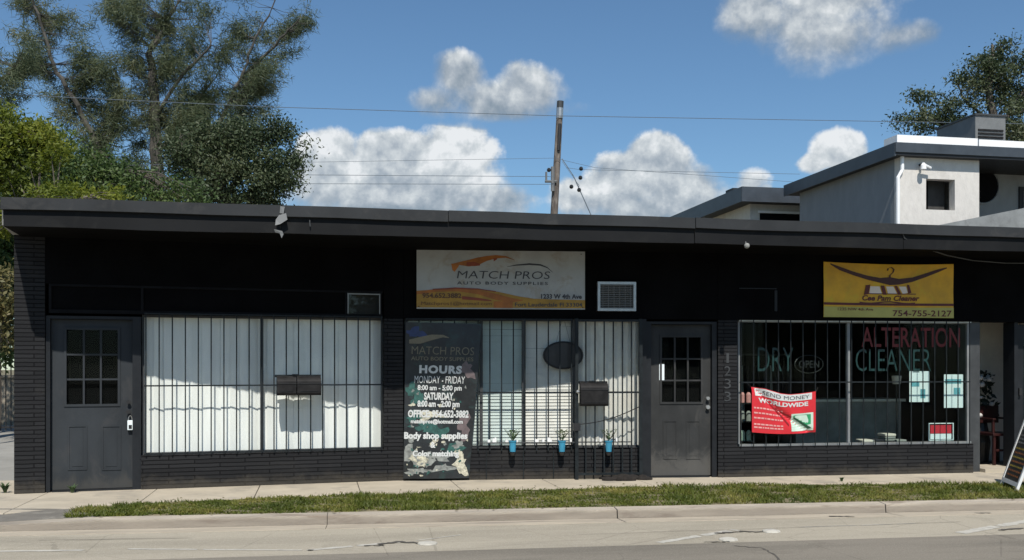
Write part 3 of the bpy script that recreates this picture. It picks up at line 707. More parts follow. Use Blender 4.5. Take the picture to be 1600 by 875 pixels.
def hw(g, d, px, dz, m='steel'):
    a = g.a(px, -.11); x = MB()
    for z, r_ in ((.95, .028), (1.07, .024)):
        p = g.pt(a, -.11, z+dz); n3_ = Vector((g.n.x, g.n.y, 0))
        x.tube([p, p+n3_*.02, p+n3_*.05], [r_*.9, r_*.5, r_], 10)
    x.build('door_knob', m, d)
hw(s1, d1, 201, .0, 'dark_plastic'); hw(s2, d2, 1105, .0)
x = pbox(s2, -.108, -.09, 1111, 622, 1116, 655); x.build('strike_plate', 'steel', d2)
x = pbox(s2, -.109, -.105, 1030, 569, 1038, 594); x.build('sticker', 'paper', d2)
x = MB(); x.box(XL+.3, atY(700, 573, 14).x, 13.85, 13.9, 0, 2.6); part(x, 'partition', 'black_wall')
x = MB(); x.box(atY(700, 573, 14).x+.01, atY(1140, 573, 14).x, 13.85, 13.9, 0, 2.6); part(x, 'partition', 'black_wall')
# padlock box on door 1
lx = empty('lockbox', s1.pt(s1.a(204), -.08, .78), 'pale key lockbox hanging from the knob of the left grey door', 'lockbox')
x = pbox(s1, -.105, -.06, 199, 657, 208, 672); x.build('box', 'paper', lx, bevel=.006)
x = MB(); pz = s1.pt(s1.a(203.5, -.08), -.08, 0)
zt_ = s1.uv(203, 657, -.08)[1]; pts = [Vector((pz.x+.022*math.cos(th)*s1.u.x, pz.y+.022*math.cos(th)*s1.u.y, zt_+.06*math.sin(th))) for th in [math.pi*k/8 for k in range(9)]]
x.tube(pts, .005, 6); x.build('shackle', 'steel', lx)
x = pbox(s1, -.06, -.057, 201, 664, 206, 670); x.build('dial', 'dark_plastic', lx)

# house number down the pier by door 2
x = MB()
for i, c in enumerate('1233'):
    y0 = 552+i*20; bx = spx(s2, .006, 1132 if c != '1' else 1135, y0, 1142 if c != '1' else 1139, y0+15)
    text_on(x, lambda a, z: s2.pt(a, .006, z), c, *bx, bold=.0)
part(x, 'house_number', 'alu_dull')

# interior of cleaner shop
RX0 = atY(1145, 573, 13.2).x; RX1 = 14.0; RY = 18.0
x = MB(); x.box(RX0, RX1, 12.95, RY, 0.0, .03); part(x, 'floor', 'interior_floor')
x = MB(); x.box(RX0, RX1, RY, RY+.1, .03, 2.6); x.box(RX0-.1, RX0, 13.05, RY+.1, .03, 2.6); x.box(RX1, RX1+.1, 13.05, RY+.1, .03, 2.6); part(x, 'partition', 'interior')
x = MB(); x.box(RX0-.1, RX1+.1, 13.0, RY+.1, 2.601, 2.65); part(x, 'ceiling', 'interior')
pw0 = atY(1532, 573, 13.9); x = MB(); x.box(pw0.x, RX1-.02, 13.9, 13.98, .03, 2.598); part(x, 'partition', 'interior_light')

# ================================================================== THINGS ON THE FACADE
# white shop banner
def plane_fn(g, b, wave=None): return lambda a, z: g.pt(a, b+(wave(a, z) if wave else 0), z)
bb = .03
p = [s2.uv(651, 385, bb), s2.uv(914, 389, bb), s2.uv(914, 485, bb), s2.uv(651, 481, bb)]
aL, aR = p[0][0], p[1][0]; zT, zB = (p[0][1]+p[1][1])/2, (p[2][1]+p[3][1])/2
bn = empty('shop_banner', s2.pt((aL+aR)/2, bb, zB), 'white and orange banner reading MATCH PROS above the middle window', 'banner')
wv = lambda a, z: .004*math.sin(a*5)*math.sin(z*6)
x = MB(); grid_on(x, plane_fn(s2, bb, wv), aL, aR, zB, zT, 24, 10); grid_on(x, plane_fn(s2, bb-.006, wv), aL, aR, zB, zT, 24, 10); o = x.build('banner_sheet', 'banner_white', bn)
L_, H_ = aR-aL, zT-zB
def BF(b): return lambda u, v: s2.pt(aL+u*L_, bb+b+wv(aL+u*L_, zB+v*H_), zB+v*H_)
# u,v from the zoomed crop: sheet spans x 60..1560, y 30..580 in it
cv = lambda x, y: ((x-60)/1500, 1-((y-30)/550))
def crv(mb, pts, fn): band_on(mb, fn, [(*cv(px_, py_), h_/550/2) for px_, py_, h_ in pts])
x = MB(); lower = [(60, 420), (200, 412), (330, 398), (460, 396), (620, 405), (780, 425), (950, 462), (1100, 485), (1300, 490), (1560, 495)]
pts = [cv(*q_) for q_ in lower]; n = len(pts)
x.add([BF(.003)(u, v) for u, v in pts]+[BF(.003)(u, .02) for u, v in pts], [(i, n+i, n+i+1, i+1) for i in range(n-1)]); x.build('swoosh', 'amber', bn)
x = MB(); crv(x, [(60, 440, 26), (240, 416, 26), (420, 410, 24), (600, 428, 40), (760, 470, 56), (900, 500, 40), (1000, 500, 6)], BF(.005)); crv(x, [(740, 540, 60), (910, 540, 60)], BF(.0055)); x.build('swoosh', 'orange', bn)
x = MB(); crv(x, [(200, 408, 10), (400, 396, 14), (600, 402, 10), (760, 424, 8)], BF(.007)); crv(x, [(460, 480, 30), (600, 492, 24), (720, 505, 8)], BF(.007)); x.build('swoosh', 'red_print', bn)
x = MB(); crv(x, [(365, 185, 6), (420, 176, 20), (520, 172, 60), (600, 155, 70), (680, 128, 44), (760, 112, 30), (850, 112, 14), (930, 140, 3)], BF(.004))
poly_on(x, BF(.004), [cv(*q_) for q_ in ((365, 178), (440, 172), (430, 200), (395, 250), (375, 235))]); x.build('car_graphic', 'orange', bn)
x = MB(); crv(x, [(500, 180, 30), (570, 178, 40), (620, 185, 14)], BF(.006)); crv(x, [(740, 140, 30), (770, 130, 10)], BF(.006)); x.build('car_graphic', 'red_print', bn)
x = MB(); crv(x, [(860, 200, 2), (940, 185, 10), (1060, 175, 16), (1160, 182, 14), (1220, 205, 10), (1270, 248, 3)], BF(.004))
def bt(mb, s_, x0, y0, x1, y1, b=.006, fn=BF, **k):
    u0, v1 = cv(x0, y0); u1, v0 = cv(x1, y1); text_on(mb, fn(b), s_, u0, u1, v0, v1, **k)
bt(x, 'MATCH PROS', 415, 240, 1245, 308, bold=-.006, shear=.12); bt(x, 'AUTO BODY SUPPLIES', 415, 335, 1225, 362, bold=.01, space=1.25)
bt(x, '1233 W 4th Ave', 1165, 442, 1530, 485, .008, bold=.03); bt(x, 'Fort Lauderdale Fl 33304', 930, 520, 1535, 556, .008, bold=.015)
x.build('lettering', 'charcoal_print', bn)
x = MB(); bt(x, '954.652.3882', 110, 440, 455, 485, .009, bold=.03); bt(x, 'Matchpros1@hotmail.com', 100, 515, 725, 556, .009, bold=.0); x.build('lettering', 'brown_print', bn)
for px_, py_ in ((100, 46), (1525, 82), (812, 45), (80, 560), (1540, 560)):
    x = MB(); u, v = cv(px_, py_); c_ = BF(.008)(u, v); x.ball(c_, .008, 4, 6); x.build('grommet', 'dark_plastic', bn)

# window air conditioner
ac = empty('air_conditioner', s2.pt(s2.a(964), 0, s2.uv(964, 485)[1]), 'white framed wall air conditioner beside the MATCH PROS banner', 'air conditioner')
p0, p1, q0, q1 = spx(s2, .07, 934, 440, 994, 486)
x = MB(); e = .035; x.sb(s2, p0, p1, -.001, .07, q0, q0+e); x.sb(s2, p0, p1, -.001, .07, q1-e, q1); x.sb(s2, p0, p0+e, .0, .069, q0+e, q1-e); x.sb(s2, p1-e, p1, .0, .069, q0+e, q1-e); x.build('casing', 'steel', ac)
x = MB(); nf = 13
for i in range(nf):
    z = q0+e+(q1-q0-2*e)*(i+.5)/nf; x.sb(s2, p0+e, p1-e, .03, .055, z-.004, z+.004)
for i in range(6):
    a = p0+e+(p1-p0-2*e)*(i+.5)/6; x.sb(s2, a-.003, a+.003, .0551, .059, q0+e, q1-e)
x.build('grille', 'unit_grey', ac)
x = MB(); x.sb(s2, p0+e, p1-e, .0, .02, q0+e, q1-e); x.build('coil', 'alu_dull', ac)

# yellow banner
bb3 = .03; q4 = spx(s3, bb3, 1287, 409, 1490, 497)
yL, yR, yB, yT = q4; yn = empty('cleaner_banner', s3.pt((yL+yR)/2, bb3, yB), 'yellow vinyl banner with clothes hanger above the cleaner window', 'banner')
def YW(b):
    def f(u, v):
        sag = -.02*math.sin(math.pi*u)*(v); return s3.pt(yL+u*(yR-yL), bb3+b+.008*math.sin(u*9+v*4)*math.sin(v*3.1), yB+v*(yT-yB)+sag)
    return f
x = MB(); grid_on(x, YW(0), 0, 1, 0, 1, 30, 12); grid_on(x, YW(-.006), 0, 1, 0, 1, 30, 12); x.build('banner_sheet', 'yellow_vinyl', yn)
cy = lambda x, y: ((x-80)/1440, 1-((y-75)/610))
x = MB(); grid_on(x, YW(.003), 0, 1, 0, .19, 20, 3); x.build('stripe', 'yellow_pale', yn)
x = MB(); band_on(x, YW(.005), [(i/20, .245, .022) for i in range(21)])
def yt(mb, s_, x0, y0, x1, y1, **k):
    u0, v1 = cy(x0, y0); u1, v0 = cy(x1, y1); text_on(mb, YW(.007), s_, u0, u1, v0, v1, **k)
yt(x, '754-755-2127', 835, 600, 1495, 670, bold=.015); yt(x, 'Cee Pam Cleaner', 500, 432, 1130, 495, bold=.03, shear=.25)
yt(x, '1235 NW 4th Ave', 230, 578, 620, 610, bold=.01)
# clothes drawn under the hanger
for pl in (((540, 320), (590, 310), (570, 420), (520, 430)), ((700, 320), (740, 320), (770, 425), (730, 425)), ((850, 320), (880, 320), (930, 420), (895, 425)), ((990, 310), (1015, 310), (1040, 400), (1005, 410))):
    poly_on(x, YW(.007), [cy(*q_) for q_ in pl])
band_on(x, YW(.0065), [(*cy(470+i*68, 515+10*math.sin(i)), .012) for i in range(10)])
band_on(x, YW(.0068), [(*cy(520+i*30, 415-70*(i % 2)*0), .008) for i in range(20)])
x.build('lettering', 'maroon', yn)
x = MB()
for pl in (((590, 330), (690, 330), (720, 420), (580, 420)), ((760, 330), (840, 330), (885, 415), (785, 415)), ((900, 330), (980, 330), (1000, 400), (945, 415))):
    poly_on(x, YW(.004), [cy(*q_) for q_ in pl])
x.build('clothes_print', 'lamp_shade', yn)
x = MB()
hp = [(150, 95, 14), (250, 140, 40), (400, 190, 42), (560, 235, 46), (700, 262, 56), (800, 268, 92), (900, 275, 66), (1050, 250, 50), (1200, 200, 44), (1340, 150, 34), (1440, 118, 12)]
band_on(x, YW(.009), [(*cy(a_, b_), c_/610/2) for a_, b_, c_ in hp])
c_ = [(800, 235), (800, 205), (835, 170), (845, 135), (815, 110), (780, 125), (775, 150)]
band = []
for i in range(len(c_)-1):
    u0, v0 = cy(*c_[i]); u1, v1 = cy(*c_[i+1]); poly_on(x, YW(.0092+.0002*i), [(u0-.006, v0), (u0+.006, v0+.006), (u1+.006, v1+.006), (u1-.006, v1)])
x.build('hanger_print', 'hanger_dark', yn)

# vertical hours banner, hung on the grille
vb = .05
def VB(b):
    def f(u, v):   # outline follows the photographed banner, leaning a little
        xl = 634+(630-634)*(1-v); xr = 752+(733-752)*(1-v)**1.1; px = xl+(xr-xl)*u
        py = 503+(1-v)*(748-503)+3*u*(v)
        bw = vb+b+.014*math.sin(v*7+u*3)+.02*math.sin(u*3.1)*(1-v)
        a, z = s2.uv(px, py, vb); return s2.pt(a, bw, max(z, .03))
    return f
vn = empty('hours_banner', s2.pt(s2.a(690, vb), vb, .03), 'tall black banner listing opening HOURS hung over the middle window bars', 'banner')
x = MB(); grid_on(x, VB(0), 0, 1, 0, 1, 14, 34); grid_on(x, VB(-.004), 0, 1, 0, 1, 14, 34); x.build('banner_sheet', 'banner_black', vn)
def vt(mb, s_, x0, y0, x1, y1, b=.006, **k):   # crop 500x875 of region x610-770,y490-770; banner spans x 65..435, y 40..810
    f = lambda x_, y_: ((x_-(70-8*(y_/875)))/(375-55*(y_/875)), 1-(y_-40)/770)
    u0, v1 = f(x0, y0); u1, v0 = f(x1, y1); text_on(mb, VB(b), s_, u0, u1, v0-.004, v1, **k)
x = MB(); vt(x, 'HOURS', 138, 250, 345, 288, bold=.05, space=1.15); vt(x, 'MONDAY - FRIDAY', 115, 303, 360, 336, bold=.0); vt(x, '8:00 am - 5:00 pm', 130, 348, 345, 378, bold=.03)
vt(x, 'SATURDAY', 162, 384, 305, 418, bold=.04); vt(x, '8:00 am - 2:00 pm', 130, 424, 335, 462, bold=.04); vt(x, 'OFFICE: 954-652-3882', 84, 470, 380, 506, bold=.045)
vt(x, 'matchpros@hotmail.com', 98, 516, 352, 540, bold=.04); vt(x, 'Body shop supplies', 66, 580, 375, 620, bold=.045); vt(x, '&', 196, 628, 220, 654, bold=.04); vt(x, 'Color matching', 108, 670, 335, 704, bold=.045)
x.build('lettering', 'letter_white', vn)
x = MB(); vt(x, 'MATCH PROS', 100, 158, 405, 194, bold=-.006); vt(x, 'AUTO BODY SUPPLIES', 97, 208, 402, 224, bold=.01)
band_on(x, VB(.006), [(.05, .875, .012), (.2, .885, .022), (.35, .905, .018), (.5, .915, .008), (.58, .905, .002)])
x.build('lettering', 'letter_tan', vn)
for (m_, bl) in (('splash_teal', ((.12, .56, .10, .05), (.2, .5, .08, .04), (.5, .30, .14, .04), (.3, .34, .12, .03), (.75, .2, .1, .04), (.15, .40, .1, .03))),
                 ('splash_blue', ((.15, .93, .13, .035),)), ('splash_mauve', ((.85, .70, .09, .05), (.86, .34, .10, .07))),
                 ('splash_grey', ((.10, .15, .14, .06), (.32, .12, .12, .05), (.55, .14, .12, .03), (.2, .05, .16, .02), (.6, .07, .14, .025), (.8, .22, .08, .02), (.09, .26, .08, .02))),
                 ('splash_cream', ((.36, .415, .20, .02), (.30, .37, .09, .03), (.28, .12, .09, .03), (.86, .09, .10, .06), (.82, .16, .05, .03), (.62, .27, .04, .012), (.45, .24, .05, .012), (.14, .13, .05, .02)))):
    x = MB()
    for k, (u, v, ru, rv) in enumerate(bl): blob_on(x, VB(.003+.0004*k), u, v, ru, rv, hash(m_) % 7*0+k*7+len(m_), amp=.6)
    for k in range(26):
        u, v = rnd.random()*.9+.05, rnd.random()**1.6*.6+.02
        if m_ in ('splash_grey', 'splash_teal', 'splash_cream'): blob_on(x, VB(.0045), u, v, rnd.uniform(.006, .03), rnd.uniform(.003, .011), k, 8, .5)
    x.build('paint_splash', m_, vn)

# oval sign in window 2
ov = empty('oval_sign', s2.pt(s2.a(880, -.1), -.1, s2.uv(880, 577, -.1)[1]), 'dark oval sign hanging in the middle shop window', 'sign')
a_, z_ = s2.uv(880, 555, -.1); x = MB(); n = 28; ra, rz = .275, .19
f_ = [s2.pt(a_+ra*math.cos(2*math.pi*i/n), -.098, z_+rz*math.sin(2*math.pi*i/n)) for i in range(n)]; k_ = [v+Vector((-s2.n.x*.022, -s2.n.y*.022, 0)) for v in f_]
x.add(f_+k_, [tuple(range(n)), tuple(range(n, 2*n))[::-1]]+[(i, n+i, n+(i+1) % n, (i+1) % n) for i in range(n)]); x.build('board', 'dark_plastic', ov)
x = MB(); x.tube([s2.pt(a_+ra*.93*math.cos(2*math.pi*i/n), -.09, z_+rz*.92*math.sin(2*math.pi*i/n)) for i in range(n+1)], .006, 5); x.build('rim', 'frame_dark', ov)
x = MB(); x.tube([s2.pt(a_-.1, -.1, z_+rz*.8), s2.pt(a_-.02, -.1, HEAD)], .002, 4); x.build('cord', 'dark_plastic', ov); x = MB(); x.tube([s2.pt(a_+.1, -.1, z_+rz*.8), s2.pt(a_+.02, -.1, HEAD)], .002, 4); x.build('cord', 'dark_plastic', ov)

# mailboxes on the bars
def mailbox(g, x0, y0, x1, y1, split, label):
    b0 = .04; p0, p1, q0, q1 = spx(g, b0, x0, y0, x1, y1); dp = .13; m_ = MB()
    o = empty('mailbox', g.pt((p0+p1)/2, b0, q0), label, 'mailbox', 'dark mailboxes hung on the window bars')
    parts = ((p0, p0+(p1-p0)*split-.006), (p0+(p1-p0)*split+.006, p1)) if split else ((p0, p1),)
    for (u0, u1) in parts:
        x = MB(); n = 7; prof = [(b0, q0), (b0+dp*.85, q0), (b0+dp, q0+.03), (b0+dp, q1-.09)]+[(b0+dp*math.cos(t_), q1-.09+.09*math.sin(t_)) for t_ in [math.pi/2*k/n for k in range(1, n+1)]]
        m2 = len(prof); x.add([g.pt(u0, bq, zq) for bq, zq in prof]+[g.pt(u1, bq, zq) for bq, zq in prof], [tuple(range(m2)), tuple(range(m2, 2*m2))[::-1]]+[(i, (i+1) % m2, m2+(i+1) % m2, m2+i)[::-1] for i in range(m2)])
        x.build('body', 'mail_grey', o)
        x = MB(); x.sb(g, u0-.004, u1+.004, b0+dp-.002, b0+dp+.006, q1-.105, q1-.095); x.sb(g, u0+.04, u1-.04, b0+dp+.001, b0+dp+.008, q0+.05, q0+.056); x.build('lid_edge', 'dark_plastic', o)
    x = MB(); x.sb(g, p0-.02, p1+.01, .028, b0, q1-.02, q1+.012); x.sb(g, p0+(p1-p0)*.35, p0+(p1-p0)*.5, b0, b0+.05, q1+.001, q1+.02); x.build('bracket', 'bar_metal', o)
    return o
mailbox(s1, 432, 587, 500, 617, .44, 'dark double mailbox hung on the bars of the left white window')
m2o = mailbox(s2, 905, 597, 948, 634, 0, 'square dark mailbox behind the gate bars of the middle window')

# gate of bars at right of window 2
gt = empty('security_gate', s2.pt(s2.a(898, .10), .10, 0), 'black barred security gate standing in front of the middle window', 'gate')
gb = .10; ga0, ga1 = s2.a(901, gb), s2.a(1001, gb)
for a_c in (ga0, ga1): x = MB(); x.sb(s2, a_c-.022, a_c+.022, gb-.022, gb+.022, .0, HEAD+.03); x.build('post', 'bar_metal', gt)
zz = s2.uv(950, 613, gb)[1]
for z_a, z_b in ((HEAD-.01, HEAD+.02), (.06, .09), (zz-.012, zz+.012)): x = MB(); x.sb(s2, ga0, ga1, gb-.013, gb+.013, z_a, z_b); x.build('rail', 'bar_metal', gt)
for i in range(1, 7):
    x = MB(); a = ga0+(ga1-ga0)*i/7; x.sb(s2, a-.0085, a+.0085, gb-.008, gb+.008, .09, HEAD-.01); x.build('bar', 'bar_metal', gt)
x = MB(); zl = s2.uv(899, 667, gb)[1]; x.sb(s2, ga0-.045, ga0+.045, gb-.04, gb+.04, zl-.05, zl+.05); x.build('lock_case', 'dark_plastic', gt)
x = MB(); c0 = s2.pt(ga0, gb+.02, zz+.0); x.ball(c0+Vector((.01, -.02, .01)), .026, 6, 8); x.build('padlock', 'steel', gt)
x = MB(); e0 = s2.pt(ga0, gb+.01, zl+.03); e1 = s2.pt(s2.a(1000, .05), .05, s2.uv(1000, 635, .05)[1])
cp = [e0.lerp(e1, k/10)-Vector((0, 0, .05*math.sin(math.pi*k/10))) for k in range(11)]; x.tube(cp, .007, 5); tag(x.build('chain', 'dark_plastic', loc=e0), 'sagging chain stretched from the gate lock to the door post', 'chain')
# crumpled heap at the gate foot
x = MB(); r = random.Random(12)
for i in range(26):
    a_ = r.uniform(s2.a(948, .12), s2.a(1012, .12)); bq = r.uniform(.05, .30); c_ = s2.pt(a_, bq, .01); h_ = max(.012, .09*(1-abs(a_-s2.a(982, .12))/.5))*r.uniform(.5, 1)
    x.ball(c_, 1, 5, 8, (r.uniform(.05, .11), r.uniform(.03, .08), h_))
tag(x.build('rubbish_heap', 'soil', loc=s2.pt(s2.a(980), .15, 0)), 'low dark heap of leaves and dirt at the foot of the gate', 'heap')
# flower pots on a white rail
rl = empty('planter_rail', s2.pt(s2.a(860, .05), .05, SILL), 'narrow white rail holding the blue flower pots below the middle window', 'rail')
x = MB(); r0, r1 = s2.a(748, .05), s2.a(985, .05); zr = s2.uv(860, 692, .05)[1]; x.sb(s2, r0, r1, .03, .07, zr, zr+.014); x.build('rail', 'alu_dull', rl)
x = MB(); r = random.Random(8)
for i in range(24):
    x = MB(); a_ = r.uniform(r0, r1-.2); w_ = r.uniform(.015, .05); x.sb(s2, a_, a_+w_, .028+.0003*i, .071+.0003*i, zr+.014, zr+.014+r.uniform(.02, .06)); x.build('paper_flower', 'white_paint', rl)
for i, (px, lab) in enumerate(((801, 'blue flower pot nearest to the tall black banner'), (878, 'middle one of the three blue flower pots under the window'), (951, 'blue flower pot hanging behind the gate bars'))):
    a_, zc = s2.uv(px, 688, .10); c_ = s2.pt(a_, .105, zc-.17)
    po = empty('flower_pot', c_, lab, 'flower pot', 'blue flower pots on the window rail')
    x = MB(); x.lathe(c_, [(.001, .02), (.038, .02), (.048, .15), (.053, .15), (.055, .168), (.044, .168), (.042, .16), (.001, .16)], 14); x.build('pot', 'blue_pot', po)
    x = MB(); x.lathe(c_, [(.001, -.03), (.03, -.03), (.045, .012), (.001, .013)], 12); x.build('drip_cup', 'dark_plastic', po)
    x = MB(); r = random.Random(i+20)
    for k in range(95):
        an = r.uniform(0, 6.3); l = r.uniform(.05, .21); d = Vector((math.cos(an)*.9, math.sin(an)*.5, 0)); p0_ = Vector(c_)+Vector((0, 0, .155)); p1_ = p0_+d*l*.6+Vector((0, 0, l*.75)); sd = Vector((0, 0, 1)).cross(d).normalized()*.012
        if k < 16: x.tube([p0_, p1_], .002, 3)
        x.add([p1_-sd, p1_+d*.02+Vector((0, 0, .012)), p1_+sd, p1_-d*.02-Vector((0, 0, .01))], [(0, 1, 2, 3)])
    x.build('plant', 'plant_leaf', po)

# red money banner
rb = .06
def RB(b):
    def f(u, v):  # crop 1197x875 of x1160-1290,y595-690: corners (135,95)(1060,160)(1050,745)(135,745)
        top = 95+(u*150 if u < .5 else 75+(u-.5)*0)+0; topc = [(0, 88), (.2, 110), (.45, 180), (.6, 195), (.8, 178), (1, 152)]
        for i in range(5):
            if topc[i][0] <= u <= topc[i+1][0] or i == 4:
                k = (u-topc[i][0])/(topc[i+1][0]-topc[i][0]); top = topc[i][1]*(1-k)+topc[i+1][1]*k; break
        bot = 740+25*math.sin(math.pi*u); xx = 138+(1055-138)*u; yy = bot+(top-bot)*v
        px = 1160+xx/9.208; py = 595+yy/9.208; a, z = s3.uv(px, py, rb)
        fold = -.018*math.exp(-(((u-.18)*.9+(v-.85)*.75)/.09)**2)-.02*math.exp(-((u*.8-(1-v)*.72-.02)/.05)**2)
        return s3.pt(a, rb+b+fold, z)
    return f
rn = empty('money_banner', s3.pt(s3.a(1225, rb), rb, .6), 'red creased banner reading SEND MONEY WORLDWIDE tied to the cleaner window bars', 'banner')
x = MB(); grid_on(x, RB(0), 0, 1, 0, 1, 28, 20); grid_on(x, RB(-.004), 0, 1, 0, 1, 28, 20); x.build('banner_sheet', 'red_vinyl', rn)
x = MB(); grid_on(x, RB(.003), .05, .94, .82, .985, 28, 3); x.build('name_strip', 'letter_white', rn)
x = MB(); text_on(x, RB(.006), 'SEND MONEY', .17, .90, .855, .945, bold=.0); x.build('lettering', 'charcoal_print', rn)
x = MB(); text_on(x, RB(.004), 'WORLDWIDE', .10, .88, .67, .78, bold=.04); x.build('lettering', 'letter_white', rn)
x = MB(); r = random.Random(3)
for v in (.55, .44, .33, .19, .12):
    u = .03
    while u < .47:
        w_ = r.uniform(.02, .06); band_on(x, RB(.004), [(u, v, .018), (u+w_, v, .018)]); u += w_+.012
x.build('small_print', 'pink_print', rn)
x = MB(); grid_on(x, RB(.0035), .62, .96, .06, .50, 8, 8); x.build('picture_frame', 'mint_print', rn)
x = MB(); poly_on(x, RB(.006), [(.65, .46), (.92, .46), (.92, .22), (.85, .20), (.65, .40)]); x.build('picture', 'green_print', rn)
x = MB(); poly_on(x, RB(.0075), [(.64, .40), (.67, .41), (.93, .12), (.88, .10)]); x.build('crease_shade', 'green_fold_shade', rn)  # shade of the crease painted as a dark green strip
x = MB(); 
band_on(x, RB(.007), [(.07, .97, .004), (.2, .80, .012), (.35, .60, .03), (.5, .38, .03), (.58, .22, .03)]); band_on(x, RB(.0072), [(.36, .62, .008), (.5, .50, .018), (.62, .42, .02)])
x.build('fold_shade', 'red_fold_shade', rn)  # shade in the sheet's folds painted as dark red bands
for u, v in ((0.0, .99), (1, .99), (0, .01), (1, .01)):
    x = MB(); p_ = RB(.004)(u, v); x.tube([p_, p_+Vector(((-.05 if u < .5 else .05), .03, .06 if v > .5 else -.05))], .003, 4); x.build('tie', 'dark_plastic', rn)

# neon sign (off) in window 3
ne = empty('open_sign', s3.pt(s3.a(1264, -.17), -.17, s3.uv(1264, 585, -.17)[1]), 'unlit oval neon OPEN sign hanging in the cleaner window', 'sign')
x = MB(); a_, z_ = s3.uv(1264, 569, -.17)
x.tube([s3.pt(a_+.21*math.cos(2*math.pi*i/28), -.17, z_+.125*math.sin(2*math.pi*i/28)) for i in range(29)], .006, 5); x.build('tube', 'neon_off', ne)
x = MB(); text_on(x, s3fn(-.17), 'OPEN', a_-.15, a_+.15, z_-.05, z_+.05, bold=.0); x.build('lettering', 'neon_off', ne)
x = MB(); x.tube([s3.pt(a_+.1, -.17, z_+.11), s3.pt(a_+.1, -.17, HEAD)], .002, 4); x.build('cord', 'dark_plastic', ne); x = MB(); x.tube([s3.pt(a_-.1, -.17, z_+.11), s3.pt(a_-.1, -.17, HEAD)], .002, 4); x.build('cord', 'dark_plastic', ne)
# paper notices
for i, (bx, lab, dec) in enumerate((((1421, 580, 1452, 628), 'pale paper notice in the cleaner window, the left one of two', ((.55, .12, .25, .3), (.1, .5, .4, .14))),
                               ((1475, 585, 1505, 637), 'pale paper notice in the cleaner window near its right edge', ((.05, .72, .85, .14), (.5, .4, .35, .2))))):
    p0, p1, q0, q1 = spx(s3, -.14, *bx); o = empty('notice', s3.pt(p0, -.14, q0), lab, 'notice', 'paper notices taped in the cleaner window')
    x = MB(); x.sb(s3, p0, p1, -.142, -.140, q0, q1); x.build('sheet', 'paper', o)
    x = MB()
    for u, v, du, dv in dec: x.sb(s3, p0+(p1-p0)*u, p0+(p1-p0)*(u+du), -.1399, -.139, q0+(q1-q0)*v, q0+(q1-q0)*(v+dv))
    x.build('print', 'paper_blue', o)
p0, p1, q0, q1 = spx(s3, -.14, 1451, 661, 1490, 688); o = empty('small_sign', s3.pt(p0, -.14, q0), 'small white framed red and white sign at the bottom of the cleaner window', 'sign')
x = MB(); e = .012; x.sb(s3, p0, p1, -.15, -.138, q1-e, q1); x.sb(s3, p0, p0+e, -.15, -.1381, q0, q1-e); x.sb(s3, p1-e, p1, -.15, -.1381, q0, q1-e); x.sb(s3, p0+e, p1-e, -.15, -.1381, q0, q0+e); x.build('frame', 'paper', o)
x = MB(); x.sb(s3, p0+.03, p1-.03, -.149, -.145, q0+.10, q1-.03); x.build('red_panel', 'sign_red', o)
x = MB(); x.sb(s3, p0+.03, p1-.03, -.149, -.145, q0+.02, q0+.095); x.build('white_panel', 'paper', o)
# things inside the cleaner shop
cn = empty('shop_counter', (8.2, 14.6, .03), 'dim shop counter inside the cleaner window', 'counter')
x = MB(); x.box(7.3, 9.1, 14.4, 14.95, .03, .95); x.build('cabinet', 'cloth_pale', cn); x = MB(); x.box(7.25, 9.15, 14.35, 15.0, .951, .99); x.build('counter_top', 'interior_light', cn)
rk = empty('garment_rack', (6.9, 15, .03), 'rack of dark hanging garments inside the cleaner shop', 'rack')
x = MB(); x.tube([(5.9, 15.2, .03), (5.9, 15.2, 1.7), (7.6, 15.2, 1.7), (7.6, 15.2, .03)], .02, 6); x.build('rail', 'alu_dull', rk)
r = random.Random(9)
for i in range(16):
    xx = 5.98+i*.1; x = MB(); w_ = .19; h_ = r.uniform(.75, 1.05); y_ = 15.2+r.uniform(-.03, .03)
    x.hexa([(xx-.03, y_-w_*1.1, 1.6-h_), (xx+.03, y_-w_*1.1, 1.6-h_), (xx+.03, y_+w_*1.1, 1.6-h_), (xx-.03, y_+w_*1.1, 1.6-h_), (xx-.012, y_-w_*.8, 1.52), (xx+.012, y_-w_*.8, 1.52), (xx+.012, y_+w_*.8, 1.52), (xx-.012, y_+w_*.8, 1.52)])
    x.tube([(xx, y_, 1.5), (xx, y_, 1.7)], .004, 4); x.build('garment', 'cloth_pale' if i % 5 == 2 else 'cloth_dark', rk)
lm_ = empty('table_lamp', atY(1400, 612, 13.35), 'small pale shaded lamp seen through the cleaner window', 'lamp')
c_ = atY(1401, 600, 13.35); x = MB(); x.lathe(c_, [(.055, -.0), (.07, .12), (.001, .125)], 14); x.build('lamp_shade', 'lamp_shade', lm_)
x = MB(); x.lathe((c_.x, c_.y, .03), [(.08, 0), (.08, .02), (.012, .03), (.012, c_.z-.03)], 10); x.build('stand', 'dark_plastic', lm_)
hp_ = empty('linen_pile', s3.pt(s3.a(1375, -.6), -.6, .45), 'pale pile of folded linen behind the cleaner window sill', 'linen')
x = MB(); r = random.Random(2)
for i in range(4):
    hh_ = .384
    for j in range(r.randint(2, 4)):
        p_ = s3.pt(s3.a(1352+i*17, -.5), -.5, hh_); th_ = r.uniform(.025, .045); w_ = r.uniform(.075, .095); o_ = r.uniform(-.01, .01)
        x = MB(); x.box(p_.x-w_+o_, p_.x+w_+o_, p_.y-.1, p_.y+.12, hh_+.001, hh_+th_); x.build('folded_cloth', ('cloth_pale', 'lamp_shade', 'cloth_dark', 'cloth_pale')[(i+j) % 4], hp_, bevel=.012); hh_ += th_
tb = s3.pt(s3.a(1375, -.5), -.5, 0); x = MB(); x.box(tb.x-.5, tb.x+.45, tb.y-.15, tb.y+.25, .34, .38)
